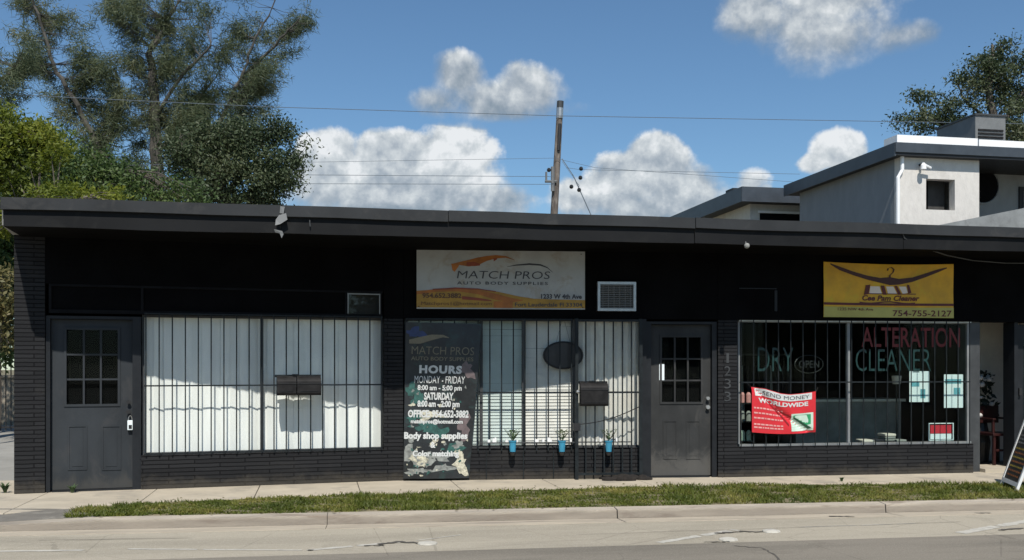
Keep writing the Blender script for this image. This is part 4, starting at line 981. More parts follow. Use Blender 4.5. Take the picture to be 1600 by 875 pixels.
for sx, sy in ((-.47, -.12), (.42, -.12), (-.47, .22), (.42, .22)): x.box(tb.x+sx-.02, tb.x+sx+.02, tb.y+sy-.02, tb.y+sy+.02, .03, .34)
tag(x.build('low_table', 'cloth_dark', loc=(tb.x, tb.y, .03)), 'low dark table under the linen pile inside the cleaner window', 'table')
sh = empty('shelf_unit', s3.pt(s3.a(1163, -.4), -.4, .03), 'shelf of small pale goods at the left inside the cleaner window', 'shelf')
a0_ = s3.a(1154, -.35); x = MB()
for z in (.45, .72, .98): x.sb(s3, a0_, a0_+.22, -.6, -.3, z, z+.02)
x.sb(s3, a0_-.0, a0_+.02, -.6, -.31, .03, 1.0); x.sb(s3, a0_+.2, a0_+.22, -.6, -.31, .03, 1.0); x.build('frame', 'dark_plastic', sh)
for i, (z, m_) in enumerate(((.47, 'mint_print'), (.74, 'cloth_pale'), (1.0, 'pink_print'))):
    for k in range(2): x = MB(); x.lathe(s3.pt(a0_+.06+k*.09, -.36, z), [(.001, 0), (.035, 0), (.035, .11), (.02, .14), (.001, .145)], 10); x.build('jar', m_, sh)
# chair and flowers in the doorway
cx = s4.pt(s4.a(1556, -.55), -.55, .05); ch = empty('wooden_chair', (cx.x, cx.y, .05), 'dark red wooden chair standing inside the open doorway', 'chair')
def cbx(n_, x0, x1, y0, y1, z0, z1, m_='wood_red'): x = MB(); x.box(cx.x+x0, cx.x+x1, cx.y+y0, cx.y+y1, z0+.05, z1+.05); return x.build(n_, m_, ch, bevel=.006)
for sx in (-.2, .165):
    cbx('leg', sx, sx+.04, -.22, -.18, 0, .43); cbx('leg', sx, sx+.04, .18, .22, 0, .43)
cbx('seat', -.22, .225, -.24, .24, .431, .47)
for sx in (-.2, .165): cbx('arm_post', sx, sx+.035, -.2, -.165, .471, .66)
cbx('armrest', -.21, -.16, -.22, .22, .661, .69); cbx('armrest', .155, .21, -.22, .22, .661, .69)
cbx('backrest', -.2, .2, .2, .235, .6, .86); cbx('stretcher', -.16, .165, -.21, -.185, .2, .235)
fl = empty('floral_arrangement', (cx.x, cx.y+.35, .05), 'tall dark floral arrangement with white blooms inside the open doorway', 'flowers')
x = MB(); x.lathe((cx.x, cx.y+.33, .05), [(.001, 0), (.1, 0), (.13, .3), (.08, .6), (.1, .66), (.001, .65)], 14); x.build('vase', 'dark_plastic', fl)
x = MB(); y2 = MB(); r = random.Random(6)
for k in range(150):
    an = r.uniform(0, 6.3); h_ = r.uniform(.1, .78); rr_ = .3*math.sqrt(r.random())*(1-.5*h_/.8)+.03; p_ = Vector((cx.x+rr_*math.cos(an)*.9, cx.y+.33+rr_*math.sin(an)*.5, .65+h_))
    s_ = r.uniform(.04, .08); d = Vector((r.uniform(-1, 1), r.uniform(-1, 1), r.uniform(-.5, 1))).normalized(); e = d.cross(Vector((.2, 1, .1))).normalized()
    x.add([p_-e*s_*.4, p_+d*s_, p_+e*s_*.4, p_-d*s_], [(0, 1, 2, 3)])
    if k % 8 == 0: x.tube([(cx.x, cx.y+.33, .65), p_], .004, 4)
    if k % 11 == 0: y2.ball(p_+Vector((0, -.06, 0)), r.uniform(.03, .05), 5, 8, (1, .8, .8))
x.build('foliage', 'leaf_dark_silk', fl); y2.build('bloom', 'flower_white', fl)
# door leaf standing open at the right edge
x = MB(); x.sb(s4, a1585+.07, a1585+.95, -.09, -.04, .06, HEAD+.0); dl = part(x, 'door', 'frame_dark')
x = MB(); x.sb(s4, a1585+.17, a1585+.85, -.039, -.035, .3, HEAD-.15); x.build('pane', 'glass_dark', dl)
x = MB(); zc = s4.uv(1590, 612)[1]; x.sb(s4, a1585+.075, a1585+.12, -.039, .01, zc-.05, zc+.05); x.build('handle', 'dark_plastic', dl)

# sandwich board
P0 = atZ(1564, 757, 0.0); P1 = atZ(1589, 768, 0.0); e_ = (P1-P0); wd_ = e_.length; e_ = e_/wd_
up = Vector((e_.y, -e_.x, 0));  up = up if up.dot(Vector((C, -S, 0))) > 0 else -up
sbd = empty('sandwich_board', (P0+P1)/2+up*.2, 'white framed chalkboard sandwich board at the right edge of the pavement', 'sandwich board')
def SBp(side):
    o_ = P0 if side > 0 else P0+up*.62; dirn = (up*.31 if side > 0 else -up*.31)+Vector((0, 0, .90)); ln = dirn.length; dirn = dirn/ln
    nn = e_.cross(dirn).normalized(); nn = nn if nn.dot(up)*side < 0 else -nn
    return lambda u, v, b: o_+e_*(u*wd_)+dirn*(v*ln)+nn*b
for side in (1, -1):
    f = SBp(side)
    def sbx(u0, u1, v0, v1, b0, b1, n_, m_, par):
        x = MB(); x.hexa([f(u0, v0, b0), f(u1, v0, b0), f(u1, v0, b1), f(u0, v0, b1), f(u0, v1, b0), f(u1, v1, b0), f(u1, v1, b1), f(u0, v1, b1)]); return x.build(n_, m_, par)
    pn = sbx(.06, .94, .10, .94, -.008, .008, 'panel', 'chalkboard', sbd)
    for (u0, u1, v0, v1) in ((0, .065, 0, 1), (.935, 1, 0, 1), (.065, .935, .05, .105), (.065, .935, .93, 1)): sbx(u0, u1, v0, v1, -.015, .016, 'frame', 'white_paint', sbd)
    for k, (m_, vs_) in enumerate((('letter_white', (.86, .79)), ('cloth_pale', (.70, .65, .60)), ('chalk_yellow', (.52, .40, .28)), ('chalk_orange', (.46, .34, .22, .16)))):
        x = MB(); r = random.Random(k)
        for v in vs_:
            u = .14
            while u < .84:
                w_ = r.uniform(.03, .10); x.add([f(u, v, .0095), f(min(u+w_, .88), v, .0095), f(min(u+w_, .88), v+.022, .0095), f(u, v+.022, .0095)], [(0, 1, 2, 3)]); u += w_+.025
        x.build('chalk_writing', m_, sbd)
# small fixtures under the eave
for i, (px, py, lab) in enumerate(((1166, 383, 'small round lamp on the eave above the DRY lettering'), (484, 350, 'tiny pale hook on the fascia board right of the torn flashing'))):
    p_ = atY(px, py, EV-.02)
    if i == 0:
        o = empty('eave_lamp', p_, lab, 'lamp'); x = MB(); x.tube([p_+Vector((0, .03, .06)), p_], .012, 6); x.build('bracket', 'alu_dull', o); x = MB(); x.ball(p_+Vector((0, -.02, -.01)), .035, 6, 10); x.build('bulb', 'cloth_pale', o)
    else:
        x = MB(); x.tube([p_+Vector((0, .01, .05)), p_+Vector((0, -.01, .02)), p_+Vector((.005, -.01, -.03))], .007, 5); tag(x.build('hook', 'alu_dull', loc=p_), lab, 'hook')
cbp = [(1411, 366, EV-.012), (1413, 372, EV-.012), (1440, 386, 11.9), (1480, 399, 12.1), (1520, 407, 12.3), (1570, 411, 12.45), (1680, 412, 12.5)]
x = MB(); cb_ = [atY(*q_) for q_ in cbp]; x.tube(cb_, .009, 5); tag(x.build('cable', 'alu_dull', loc=cb_[0]), 'loose grey cable sagging under the eave right of the yellow banner', 'cable')

# ================================================================== BUILDINGS BEHIND
YM = 24.0
def Xp(px, Y): return atY(px, 573, Y).x
def Zp(px, py, Y): return atY(px, py, Y).z
def block(name, label, Yf, xl_px, xr_px, Yb, side_overhang):
    pass
ap = empty('apartment_block', (Xp(1405, YM), YM, 0), 'pale stucco two storey block with square dark window and flat white roof', 'building')
xl = Xp(1406, YM); xr = Xp(1530, YM); ztop = Zp(1470, 240, YM)
wx0, wx1 = Xp(1447, YM), Xp(1492, YM); wz0, wz1 = Zp(1470, 328, YM), Zp(1470, 280, YM)
x = MB(); x.box(xl, wx0, YM, YM+.25, 0, ztop); x.box(wx1, xr, YM, YM+.25, 0, ztop); x.box(wx0, wx1, YM+.001, YM+.25, 0, wz0); x.box(wx0, wx1, YM+.001, YM+.25, wz1, ztop)
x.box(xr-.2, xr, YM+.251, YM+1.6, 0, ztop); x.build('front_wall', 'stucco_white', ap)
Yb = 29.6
x = MB(); x.box(xl+.002, xl+.2, YM+.251, Yb, 0, ztop); x.build('side_wall', 'stucco_shade', ap)
x = MB(); x.box(xr+.001, xr+9, YM+1.6, YM+1.8, 0, ztop); x.build('recess_wall', 'stucco_shade', ap)
x = MB(); x.box(xl+.2, xr+9, Yb-.2, Yb, 0, ztop-.01); x.build('rear_wall', 'stucco_shade', ap)
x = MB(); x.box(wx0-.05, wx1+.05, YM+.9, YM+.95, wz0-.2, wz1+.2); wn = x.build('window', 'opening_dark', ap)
x = MB(); x.box((wx0*1.1+wx1*.9)/2, wx1+.03, YM+.5, YM+.52, wz0-.1, wz1+.1); x.build('shutter', 'opening_grey', wn)
# round dark opening on the recessed wall
x = MB(); cc = atY(1536, 290, YM+1.59); n = 32; rr_ = 46/2/ (F*ray(1536, 573).y/(YM+1.6))*1.15
f_ = [(cc.x+rr_*math.cos(2*math.pi*i/n), YM+1.59, cc.z+rr_*math.sin(2*math.pi*i/n)) for i in range(n)]; k_ = [(a, b+.009, c) for a, b, c in f_]
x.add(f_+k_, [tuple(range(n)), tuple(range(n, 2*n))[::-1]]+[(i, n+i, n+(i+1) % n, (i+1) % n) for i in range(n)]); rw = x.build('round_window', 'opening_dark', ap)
x = MB(); x.tube([(cc.x+(rr_+.03)*math.cos(2*math.pi*i/n), YM+1.59, cc.z+(rr_+.03)*math.sin(2*math.pi*i/n)) for i in range(n+1)], .03, 5); x.build('surround', 'stucco_shade', rw)
x = MB(); p_ = atY(1592, 292, YM+1.58); q_ = atY(1592, 325, YM+1.58); x.box(p_.x, p_.x+1.1, YM+1.55, YM+1.599, q_.z-.6, p_.z); wn2 = x.build('window', 'trim_black', ap)
x = MB(); x.box(p_.x+.12, p_.x+1.0, YM+1.53, YM+1.549, q_.z-.5, p_.z-.12); x.build('pane', 'unit_grey', wn2)
# roof: fascia + white upstand
zf0, zf1 = Zp(1450, 247, YM-.25), Zp(1450, 226, YM-.25); Yf_ = YM-.25; xo = Xp(1400, Yf_)-.0
x = MB(); x.box(xo, xr+9.5, Yf_, Yb+.5, zf0+.05, zf1); x.build('roof', 'trim_black', ap)
x = MB(); x.box(xo-.03, xr+9.5, Yf_-.04, Yf_-.001, zf0+.12, zf1+.02); x.box(xo-.04, xo-.001, Yf_, Yb+.5, zf0+.02, zf1+.02); x.build('fascia', 'trim_navy', ap)
x = MB(); g_ = Xp(1528, Yf_); x.box(xo+.02, g_-.02, Yf_-.02, Yf_+.6, zf1+.022, zf1+.22); x.box(g_+.02, xr+9.4, Yf_-.02, Yf_+.6, zf1+.022, zf1+.2); x.build('parapet', 'roof_white', ap)
x = MB(); dp_ = atY(1410, 236, YM-.07); x.tube([(dp_.x, YM-.06, dp_.z+.1), (dp_.x, YM-.06, dp_.z-.5), (dp_.x-.12, YM-.06, dp_.z-.7), (dp_.x-.12, YM-.06, 0)], .05, 8); x.build('downpipe', 'roof_white', ap)
sc = empty('wall_lamp', atY(1437, 262, YM-.02), 'small lamp on the pale stucco wall left of its square window', 'lamp')
p_ = atY(1437, 258, YM); x = MB(); x.tube([(p_.x, YM, p_.z), (p_.x, YM-.14, p_.z)], .035, 8); x.build('base', 'dark_plastic', sc)
x = MB(); x.lathe((p_.x-.02, YM-.2, p_.z-.24), [(.001, .08), (.075, .09), (.07, .2), (.03, .26), (.001, .26)], 12); x.build('globe', 'roof_white', sc)
x = MB(); x.tube([(p_.x-.02, YM-.2, p_.z-.02), (p_.x+.22, YM-.16, p_.z-.10)], .035, 6); x.build('sensor', 'roof_white', sc)
# sloping concrete stair wall in front
Ys = 22.7; x = MB(); h0 = atY(1455, 354, Ys); h1 = atY(1660, 313, Ys)
x.hexa([(h0.x, Ys-.0, 0), (h1.x, Ys, 0), (h1.x, Ys+.2, 0), (h0.x, Ys+.2, 0), (h0.x, Ys, h0.z), (h1.x, Ys, h1.z), (h1.x, Ys+.2, h1.z), (h0.x, Ys+.2, h0.z)])
tag(x.build('stair_wall', 'concrete_grey', loc=(h0.x, Ys, 0)), 'grey concrete stair wall sloping up in front of the apartment block', 'wall')
# rooftop unit
ru = empty('rooftop_unit', atY(1540, 215, 26), 'grey boxy air conditioning unit on the white apartment roof', 'air conditioner')
c0, c1 = atY(1524, 180, 25.5), atY(1571, 180, 25.5); zb_ = zf1
x = MB(); x.box(c0.x, c1.x, 25.5, 27.3, zb_, c0.z); x.build('casing', 'unit_grey', ru)
x = MB(); x.box(c0.x-.03, c1.x+.03, 25.46, 27.34, c0.z, c0.z+.05); x.build('lid', 'alu_dull', ru)
x = MB()
for i in range(9): z = zb_+.1+i*.1; x.box(c0.x+.08, c1.x-.08, 25.475, 25.499, z, z+.05) if z < c0.z-.1 else None
x.build('louvre', 'mail_grey', ru)
# second block behind
Y2 = 31.5; ap2 = empty('rear_wing', (Xp(1170, Y2), Y2, 0), 'low pale wing with dark flat roof, left of the taller stucco block', 'building')
bl = Xp(1172, Y2); br = Xp(1300, Y2); zt2 = Zp(1200, 312, Y2)
x = MB(); x.box(bl, br, Y2, Y2+.2, 0, zt2); x.build('front_wall', 'stucco_white', ap2)
x = MB(); x.box(bl+.001, bl+.2, Y2+.201, Y2+7.2, 0, zt2); x.build('side_wall', 'stucco_white', ap2)
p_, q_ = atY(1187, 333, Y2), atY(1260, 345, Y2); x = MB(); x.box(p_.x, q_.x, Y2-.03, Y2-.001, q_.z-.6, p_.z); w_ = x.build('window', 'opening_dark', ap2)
x = MB(); x.box(p_.x-.08, q_.x, Y2-.06, Y2-.031, p_.z, p_.z+.08); x.build('lintel', 'roof_white', w_)
z0_, z1_ = Zp(1200, 316, Y2-.6), Zp(1200, 293, Y2-.6); xo2 = Xp(1160, Y2-.6)
x = MB(); x.box(xo2, br+.5, Y2-.6, Y2+7.6, z0_+.03, z1_-.02); x.build('roof', 'trim_black', ap2)
x = MB(); x.box(xo2-.03, br+.5, Y2-.64, Y2-.601, z0_, z1_); x.box(xo2-.035, xo2-.001, Y2-.6, Y2+7.6, z0_, z1_); x.build('fascia', 'trim_navy', ap2)
x = MB(); x.box(xo2+.05, xo2+.5, Y2+.3, Y2+.9, z1_-.02, z1_+.12); x.build('roof_vent', 'trim_black', ap2)

# ================================================================== UTILITY POLE AND WIRES
YP = 31.0
tp = atY(875, 168, YP); bt_ = atY(866, 332, YP); dl_ = (tp-bt_)/(tp.z-bt_.z); base = bt_-dl_*bt_.z
pole = empty('utility_pole', (base.x, YP, 0), 'leaning weathered wooden utility pole behind the shop roof', 'pole')
n = 12; x = MB(); x.tube([base.lerp(tp, k/n) for k in range(n+1)], [.155-.055*k/n for k in range(n+1)], 10); x.build('pole', 'pole_wood', pole)
x = MB(); x.tube([tp-dl_*.02, tp+dl_*.20], .115, 8); x.build('pole_cap', 'alu_dull', pole)
x = MB(); x.tube([tp-dl_*.35, tp-dl_*.02], .112, 10); x.build('band', 'steel', pole)
def ax(px, py): return atY(px, py, YP)
x = MB(); p_ = ax(850, 285); q_ = ax(868, 285); x.tube([p_+Vector((0, -.15, .0)), q_+Vector((0, -.15, 0))], .045, 5); x.tube([ax(852, 285)+Vector((0, -.15, 0)), ax(852, 270)+Vector((0, -.15, 0))], .035, 5); x.tube([ax(862, 262)+Vector((0, -.15, 0)), ax(862, 300)+Vector((0, -.15, 0))], .06, 6); x.build('bracket', 'unit_grey', pole)
for px, py in ((856, 267), (906, 265), (905, 279), (891, 293), (903, 298)): x = MB(); x.ball(ax(px, py)+Vector((0, -.15, 0)), .07, 5, 7); x.build('insulator', 'dark_plastic', pole)
x = MB(); x.tube([tp-dl_*.55+Vector((.0, -.13, 0)), tp-dl_*1.4+Vector((.0, -.13, 0))], .05, 6); x.build('cable_guard', 'trim_black', pole)
def wire(pts, rad, label, par=None, name='power_line', sag=.0):
    P_ = [Vector(p) for p in pts]; o_ = []
    for i in range(len(P_)-1):
        for k in range(12):
            t_ = k/12; o_.append(P_[i].lerp(P_[i+1], t_)-Vector((0, 0, sag*4*t_*(1-t_))))
    o_.append(P_[-1]); x = MB(); x.tube(o_, rad*.55, 4); o = x.build(name, 'wire', par, loc=P_[0])
    if par is None: tag(o, label, 'power line', 'power lines crossing behind the shop roof')
    return o
YW_ = YP-.15
wire([atY(-150, 140, YW_), atY(420, 167, YW_), atY(872, 181, YW_), atY(1750, 196, YW_)], .020, 'highest power line, passing the top of the utility pole')
wire([atY(-150, 264, YW_), atY(866, 247, YW_)], .011, 'thin power line meeting the pole level with its guy wire')
wire([atY(-150, 264, YW_-.3), atY(450, 273, YW_-.3), atY(866, 276, YW_-.2)], .015, 'upper of two close lines crossing in front of the dark trees')
wire([atY(-150, 277, YW_-.4), atY(450, 287, YW_-.4), atY(866, 288, YW_-.3)], .015, 'lower of two close lines crossing in front of the dark trees')
wire([atY(866, 247, YW_), atY(930, 262, YW_), atY(1250, 285, YW_)], .012, 'thin line running right from the pole towards the rear wing')
wire([atY(885, 262, YW_), atY(906, 265, YW_), atY(1250, 272, YW_)], .013, 'short insulated line leaving the pole to the right')
wire([ax(878, 248), ax(896, 275), ax(923, 335), atY(960, 420, YP+.3)], .035, 'thick dark guy wire slanting down right from the pole', name='guy_wire')
wire([ax(878, 252), ax(905, 290), ax(903, 298)], .014, 'thin looped jumper wire hanging right of the pole', name='jumper_wire')
o_ = []
for k, px in ((0, -900), (1, 2500)):   # next poles of the line, out of frame
    b_ = atY(px, 573, YP)
    rt = pole.copy(); COL.objects.link(rt); rt.location = (b_.x if k else base.x-38, YP, 0); rt['group'] = 'utility poles of the line'
    rt['label'] = ('wooden utility pole far to the right of the row', 'wooden utility pole far to the left of the row')[1-k]
    for c_ in list(pole.children):
        d_ = c_.copy(); COL.objects.link(d_); d_.parent = rt
pole['group'] = 'utility poles of the line'

# ================================================================== TREES
def make_tree(name, label, Y, skel, blobs, mleaf, mbark, nclus, per, leaf, style, seed, base_px, dy=3.0, cat='tree', group=None, rad=.28, twig=.02, spread=1.0):
    """skel: polylines in photo pixels (turned to points at distance Y), blobs: crown lobes (px,py,rx,ry,weight)"""
    r = random.Random(seed); nr = np.random.default_rng(seed)
    sc = F*ray(blobs[0][0], 573).y/Y
    bp = atY(base_px, 573, Y); bp.z = 0; bp_px = base_px
    rt = empty(name, bp, label, cat, group)
    tb_ = MB(); cand = []
    for li, (pts, ra0, ra1) in enumerate(skel):
        off = 0 if li == 0 else r.uniform(-dy*.5, dy*.5)
        Pn = []
        for i, (px, py) in enumerate(pts):
            yy = Y+off*(i/(len(pts)-1)); p_ = atY(px, py, yy)
            Pn.append(p_)
        if li == 0: Pn[0] = bp.copy()
        # smooth subdivisions with jitter
        Q = []
        for i in range(len(Pn)-1):
            for k in range(5): Q.append(Pn[i].lerp(Pn[i+1], k/5)+Vector((r.uniform(-1, 1), r.uniform(-1, 1), 0))*.05*(0 if (i == 0 and k == 0) else 1))
        Q.append(Pn[-1]); n = len(Q)
        tb_.tube(Q, [ra0+(ra1-ra0)*k/(n-1) for k in range(n)], 7); cand += [q_ for q_ in Q if q_.z > 2]
    cand_np = np.array([tuple(c) for c in cand])
    tot = sum(b[4] for b in blobs); V = []; Fc = []; cents = []
    for (px, py, rx, ry, wgt) in blobs:
        nb = max(2, int(nclus*wgt/tot)); 
        ksub = max(2, int(rx*ry/(230 if style == 'pine' else 130))); subs = []
        for _ in range(ksub):
            a = r.uniform(0, 6.283); q_ = math.sqrt(r.random())*1.08
            x_, y_ = px+rx*q_*math.cos(a), py+ry*q_*math.sin(a)
            dep = max(-dy, min(dy, (rx/sc)*math.sqrt(max(0, 1-q_*q_*.8))*r.uniform(-1, 1)))
            subs.append((x_, y_, dep, r.uniform(.6, 1.5)))
        sg = 8.0 if style == 'pine' else 5.5
        for _ in range(nb):
            x_, y_, dep, k_ = r.choices(subs, [q_[3] for q_ in subs])[0]
            if style == 'pine':   # sprays stretched along their branch, drooping outwards
                t_ = r.gauss(0, 1); dirx = (x_-bp_px)/160.0
                cents.append(atY(x_+r.gauss(0, sg*.6)+t_*sg*(.5+dirx*.5), y_+r.gauss(0, sg*.6)-abs(t_)*0-t_*sg*.9, Y+dep+r.gauss(0, .3)))
            else:
                cents.append(atY(x_+r.gauss(0, sg*1.3), y_+r.gauss(0, sg*.75), Y+dep+r.gauss(0, .3)))
    allv = []
    for c in cents:
        d2 = ((cand_np-np.array(c))**2 * np.array([1, .6, 1.])).sum(1) + np.where(cand_np[:, 2] > c.z-.1, 3.0, 0)
        p_ = cand[int(d2.argmin())]; dvec = (c-p_); ln = dvec.length
        if ln > .15:
            mid = p_.lerp(c, .5)+Vector((0, 0, (-.06 if style == 'pine' else .08)*ln)); tb_.tube([p_, mid, c], [twig*(.6+.25*ln), twig*.6, twig*.25], 4, caps=False)
        dv = dvec.normalized() if ln > .01 else Vector((0, 0, 1))
        if style == 'pine':
            n = int(per*r.uniform(.5, 1.3)); tt = nr.random(n); L = leaf*(1.3+.8*r.random())
            ax_ = np.array(dv)*.8+np.array([r.uniform(-.5, .5), r.uniform(-.5, .5), r.uniform(0, .5)]); ax_ /= np.linalg.norm(ax_)
            st = np.array(c)+np.outer(tt*L*1.6-.5*L, ax_)+nr.normal(0, .09*spread, (n, 3))
            dirs = ax_*.55+nr.normal(0, .55, (n, 3))+np.array([0, 0, -.25]); dirs /= np.linalg.norm(dirs, axis=1)[:, None]
            ln_ = nr.uniform(.5, 1, n)*leaf; en = st+dirs*ln_[:, None]+np.array([0, 0, -.10*leaf])
            sd = np.cross(dirs, nr.normal(0, 1, (n, 3))); sd /= np.linalg.norm(sd, axis=1)[:, None]; w_ = .011
            v = np.stack([st-sd*w_, st+sd*w_, en], 1)
        else:
            n = int(per*r.uniform(.5, 1.3)); st = np.array(c)+nr.normal(0, 1, (n, 3))*np.array([.30, .30, .20])*spread
            d1_ = nr.normal(0, 1, (n, 3)); d1_ /= np.linalg.norm(d1_, axis=1)[:, None]; d2_ = np.cross(d1_, nr.normal(0, 1, (n, 3))); d2_ /= np.linalg.norm(d2_, axis=1)[:, None]
            s_ = (nr.uniform(.6, 1.2, n)*leaf)[:, None]
            v = np.stack([st-d1_*s_, st+d2_*s_*.42, st+d1_*s_, st-d2_*s_*.42], 1)
        allv.append(v)
    v = np.concatenate(allv, 0); k = v.shape[1]; m = v.shape[0]
    v = v-np.array(bp)
    me = bpy.data.meshes.new('crown'); me.vertices.add(m*k); me.vertices.foreach_set('co', v.reshape(-1).astype(np.float32))
    me.loops.add(m*k); me.loops.foreach_set('vertex_index', np.arange(m*k, dtype=np.int32)); me.polygons.add(m)
    me.polygons.foreach_set('loop_start', np.arange(0, m*k, k, dtype=np.int32)); me.polygons.foreach_set('loop_total', np.full(m, k, dtype=np.int32))
    me.update(calc_edges=True); me.materials.append(MATS[mleaf]); cr = bpy.data.objects.new('crown', me); COL.objects.link(cr); cr.parent = rt
    tb_.build('trunk', mbark, rt)
    return rt
# tall feathery casuarina (several leaning limbs)
make_tree('casuarina_tree', 'tall sparse feathery casuarina with leaning limbs behind the shop', 34,
    [([(240, 573), (241, 330), (245, 235), (241, 150), (233, 85), (262, 30), (300, -40)], .28, .03),
     ([(215, 320), (155, 233), (120, 165), (89, 113), (68, 50), (45, -20)], .12, .025),
     ([(300, 300), (350, 180), (375, 125), (400, 60), (430, 0)], .09, .02),
     ([(235, 190), (285, 115), (330, 70)], .07, .03), ([(160, 240), (190, 160), (180, 110)], .07, .03), ([(375, 125), (440, 60), (468, 28)], .06, .02), ([(245, 240), (300, 170), (330, 130)], .07, .03)],
    [(60, 25, 45, 38, 1.6), (85, 75, 36, 36, 1.3), (120, 45, 22, 10, .25), (100, 120, 40, 34, 1.4), (140, 95, 36, 22, .9), (62, 105, 22, 30, .5), (130, 170, 34, 30, 1.0), (150, 105, 20, 20, .4),
     (205, 25, 34, 32, 1.2), (250, 25, 50, 30, 1.8), (300, 15, 45, 22, 1.2), (215, 75, 36, 40, 1.7), (265, 80, 50, 36, 1.6), (300, 90, 26, 34, .8), (215, 130, 60, 36, 2.0), (185, 165, 50, 36, 1.8),
     (170, 215, 50, 36, 1.8), (250, 180, 70, 44, 3.0), (320, 150, 40, 34, 1.6), (360, 75, 26, 36, .9), (385, 25, 22, 30, .8), (400, 95, 40, 36, 1.7), (435, 50, 32, 30, 1.1), (460, 35, 12, 16, .3), (450, 75, 18, 16, .4), (375, 150, 56, 34, 2.2),
     (230, 240, 80, 50, 5.6), (320, 215, 60, 46, 4.0), (150, 250, 46, 40, 2.2), (290, 185, 40, 30, 1.2), (400, 170, 30, 22, .8), (115, 185, 16, 30, .3)],
    'pine_leaf', 'bark_pine', 1400, 72, .30, 'pine', 11, 240, 3.2, twig=.012, spread=1.1)
make_tree('casuarina_tree', 'edge of another feathery tree entering at the upper left corner', 31,
    [([(-60, 573), (-50, 300), (-20, 150), (20, 105)], .2, .03), ([(-30, 180), (5, 200)], .05, .02)],
    [(5, 105, 30, 22, 1), (-40, 120, 60, 60, 3), (0, 160, 12, 20, .3), (25, 90, 16, 8, .2)], 'pine_leaf', 'bark_pine', 120, 90, .4, 'pine', 12, -60, 2)
make_tree('dark_oak', 'dense dark leafy tree rising over the roof right of the casuarina', 29,
    [([(350, 573), (352, 330), (345, 270), (330, 220)], .26, .08), ([(350, 310), (400, 250), (440, 215)], .1, .03), ([(350, 300), (300, 250), (280, 220)], .1, .03), ([(360, 320), (420, 290), (455, 270)], .08, .03)],
    [(330, 205, 34, 20, .9), (378, 200, 30, 18, .9), (420, 208, 26, 16, .8), (450, 216, 16, 16, .4), (466, 232, 7, 8, .12), (350, 240, 46, 24, 1.8), (410, 246, 40, 22, 1.5), (448, 256, 16, 14, .35), (300, 255, 40, 30, 1.3), (340, 285, 60, 26, 2.2), (405, 285, 40, 24, 1.4), (436, 290, 14, 16, .35), (290, 300, 50, 20, 1.1), (385, 312, 50, 16, 1.1), (420, 316, 22, 12, .4), (280, 220, 24, 20, .5)],
    'oak_leaf', 'bark', 620, 60, .058, 'broad', 13, 350, 3.0, spread=.72)
make_tree('lime_tree', 'bright yellow green leafy tree at the left edge of the roof', 22,
    [([(-40, 573), (-30, 330), (-10, 260), (20, 215)], .2, .05), ([(-20, 290), (50, 250), (80, 215)], .07, .02), ([(-20, 330), (60, 316), (120, 312)], .03, .01)],
    [(25, 203, 38, 12, 1.5), (72, 212, 22, 9, .7), (-15, 195, 30, 14, .8), (15, 240, 30, 12, .9), (60, 245, 26, 9, .7), (0, 275, 26, 12, .6), (60, 302, 46, 9, 1.1), (120, 300, 40, 8, .9), (170, 308, 30, 6, .5), (-60, 240, 60, 60, 2), (10, 345, 18, 30, .5), (20, 300, 20, 8, .4)],
    'lime_leaf', 'bark', 300, 70, .055, 'broad', 14, -40, 1.4, spread=.55)
make_tree('leafy_tree', 'mid green tree filling the gap under the lime green crown', 26,
    [([(90, 573), (90, 330), (80, 280), (70, 250)], .2, .06), ([(90, 320), (150, 280), (190, 265)], .08, .02)],
    [(40, 245, 46, 30, 2.4), (100, 262, 40, 20, 1.4), (150, 275, 46, 24, 1.6), (190, 290, 50, 20, 1.4), (20, 280, 40, 36, 2), (120, 305, 80, 16, 1.4), (250, 305, 50, 16, 1.0), (100, 228, 14, 12, .25), (-10, 230, 40, 40, 1.5)],
    'mid_leaf', 'bark', 420, 62, .06, 'broad', 15, 90, 2.0, spread=.9)
# foliage seen past the left corner of the building
make_tree('roadside_bush', 'tall green and dry brown bush beside the left corner of the shop', 24,
    [([(-20, 573), (-12, 480), (-5, 400), (0, 340)], .1, .03), ([(-15, 520), (12, 460), (20, 430)], .04, .02)],
    [(0, 350, 34, 40, 2), (0, 420, 34, 36, 2), (-5, 490, 36, 40, 2), (-60, 420, 60, 110, 4), (8, 530, 24, 24, .8)], 'mid_leaf', 'bark', 420, 60, .07, 'broad', 16, -20, 1.2, spread=.7, cat='bush')
make_tree('dry_bush', 'brownish dry bush against the shop corner behind the railings', 21,
    [([(-8, 590), (2, 520), (6, 470)], .05, .02)], [(2, 480, 22, 26, 1), (6, 440, 14, 18, .6), (-4, 520, 20, 16, .5)], 'dry_leaf', 'bark', 70, 50, .06, 'broad', 17, -8, .8, spread=.6, cat='bush')
# right hand tree behind apartment block
make_tree('broad_tree', 'dark green tree rising behind the white apartment roof', 34,
    [([(1560, 573), (1560, 300), (1555, 200), (1545, 130), (1550, 70)], .3, .05), ([(1555, 230), (1490, 205), (1440, 185)], .09, .03), ([(1555, 210), (1600, 140), (1620, 100)], .09, .03), ([(1550, 190), (1510, 160), (1495, 130)], .07, .02)],
    [(1440, 195, 34, 16, .9), (1450, 165, 28, 20, .8), (1480, 190, 30, 20, 1), (1545, 130, 44, 34, 2.2), (1550, 90, 26, 24, 1), (1556, 65, 8, 16, .2), (1510, 155, 24, 26, .8), (1585, 110, 26, 24, 1), (1620, 130, 50, 50, 2.4), (1560, 190, 60, 40, 3), (1500, 115, 14, 14, .2), (1600, 190, 50, 50, 2), (1420, 190, 14, 8, .2), (1580, 75, 14, 14, .25)],
    'oak_leaf', 'bark', 360, 60, .075, 'broad', 18, 1560, 3.0, spread=.72)
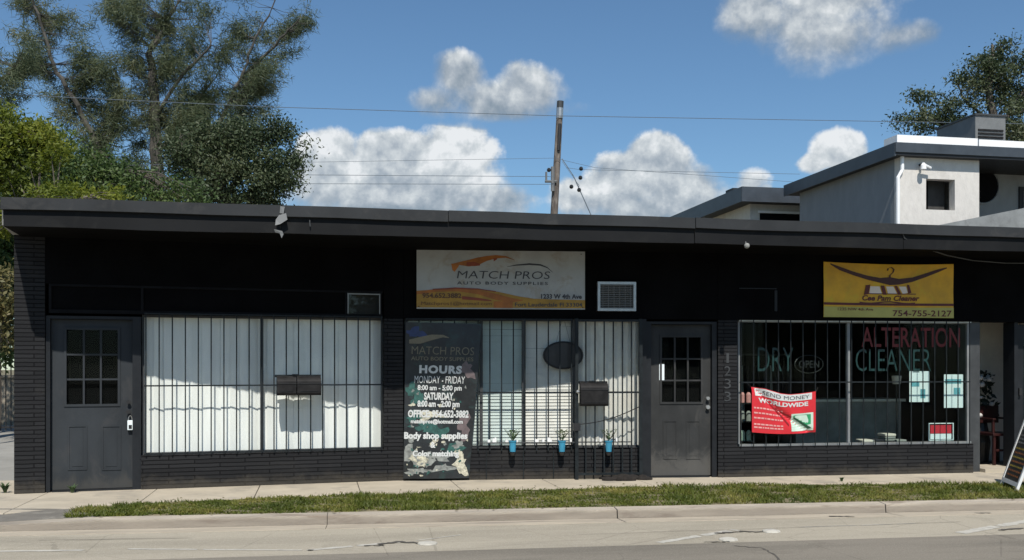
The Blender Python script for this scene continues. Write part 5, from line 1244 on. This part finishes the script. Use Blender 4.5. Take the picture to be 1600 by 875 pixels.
# trees on the far side of the street, behind the camera: they are what the shop glass mirrors
for i, xx in enumerate((-16, -7, 3, 12, 22)):
    r = random.Random(40+i); rt = empty('street_tree', (xx, -17-r.uniform(0, 3), -.3), 'leafy tree on the far side of the street, number %s from the west' % ('first', 'second', 'third', 'fourth', 'fifth')[i], 'tree', 'trees across the street')
    lx_, ly_ = rt.location.x, rt.location.y
    x = MB(); x.tube([(lx_, ly_, -.3), (lx_+.1, ly_, 1.5), (lx_, ly_, 3.2)], [.22, .17, .1], 8); x.build('trunk', 'bark', rt)
    nr = np.random.default_rng(i); n = 7000; d = nr.normal(0, 1, (n, 3)); d /= np.linalg.norm(d, axis=1)[:, None]; rad_ = nr.random(n)**.4
    ctr = nr.normal(0, 1, (14, 3))*np.array([1.9, 1.3, .8]); ci = nr.integers(0, 14, n); st = ctr[ci]+d*rad_[:, None]*1.25+np.array([0, 0, 3.2])
    d1_ = nr.normal(0, 1, (n, 3)); d1_ /= np.linalg.norm(d1_, axis=1)[:, None]; d2_ = np.cross(d1_, d); s_ = .17
    v = np.stack([st-d1_*s_, st+d2_*s_*.6, st+d1_*s_, st-d2_*s_*.6], 1).reshape(-1, 3)
    me = bpy.data.meshes.new('crown'); me.from_pydata(v.tolist(), [], np.arange(4*n).reshape(-1, 4).tolist()); me.materials.append(MATS['mid_leaf']); o = bpy.data.objects.new('crown', me); COL.objects.link(o); o.parent = rt

# ---------- left background: railings and wall past the corner
fy = 24.5; fn_ = empty('railing_fence', (atY(-10, 573, fy).x, fy, 0), 'black metal railing fence across the lot left of the shop', 'fence')
fx0, fx1 = atY(-400, 573, fy).x, atY(60, 573, fy).x; zt_ = atY(8, 545, fy).z; x = MB()
for i in range(int((fx1-fx0)/.11)): a_ = fx0+i*.11; x.box(a_-.01, a_+.01, fy-.01, fy+.01, .05, zt_)
x.build('bars', 'fence_metal', fn_); x = MB(); x.box(fx0, fx1, fy-.02, fy+.02, zt_-.08, zt_-.04); x.box(fx0, fx1, fy-.02, fy+.02, .1, .14); x.build('rail', 'fence_metal', fn_)
x = MB(); x.box(fx0, fx1+1, fy+3, fy+3.2, 0, atY(8, 590, fy+3).z); x.box(fx0, fx1+1, fy+2.95, fy+3.25, atY(8, 590, fy+3).z, atY(8, 586, fy+3).z)
tag(x.build('boundary_wall', 'masonry', loc=(fx0, fy+3, 0)), 'low tan masonry wall behind the railing fence', 'wall')
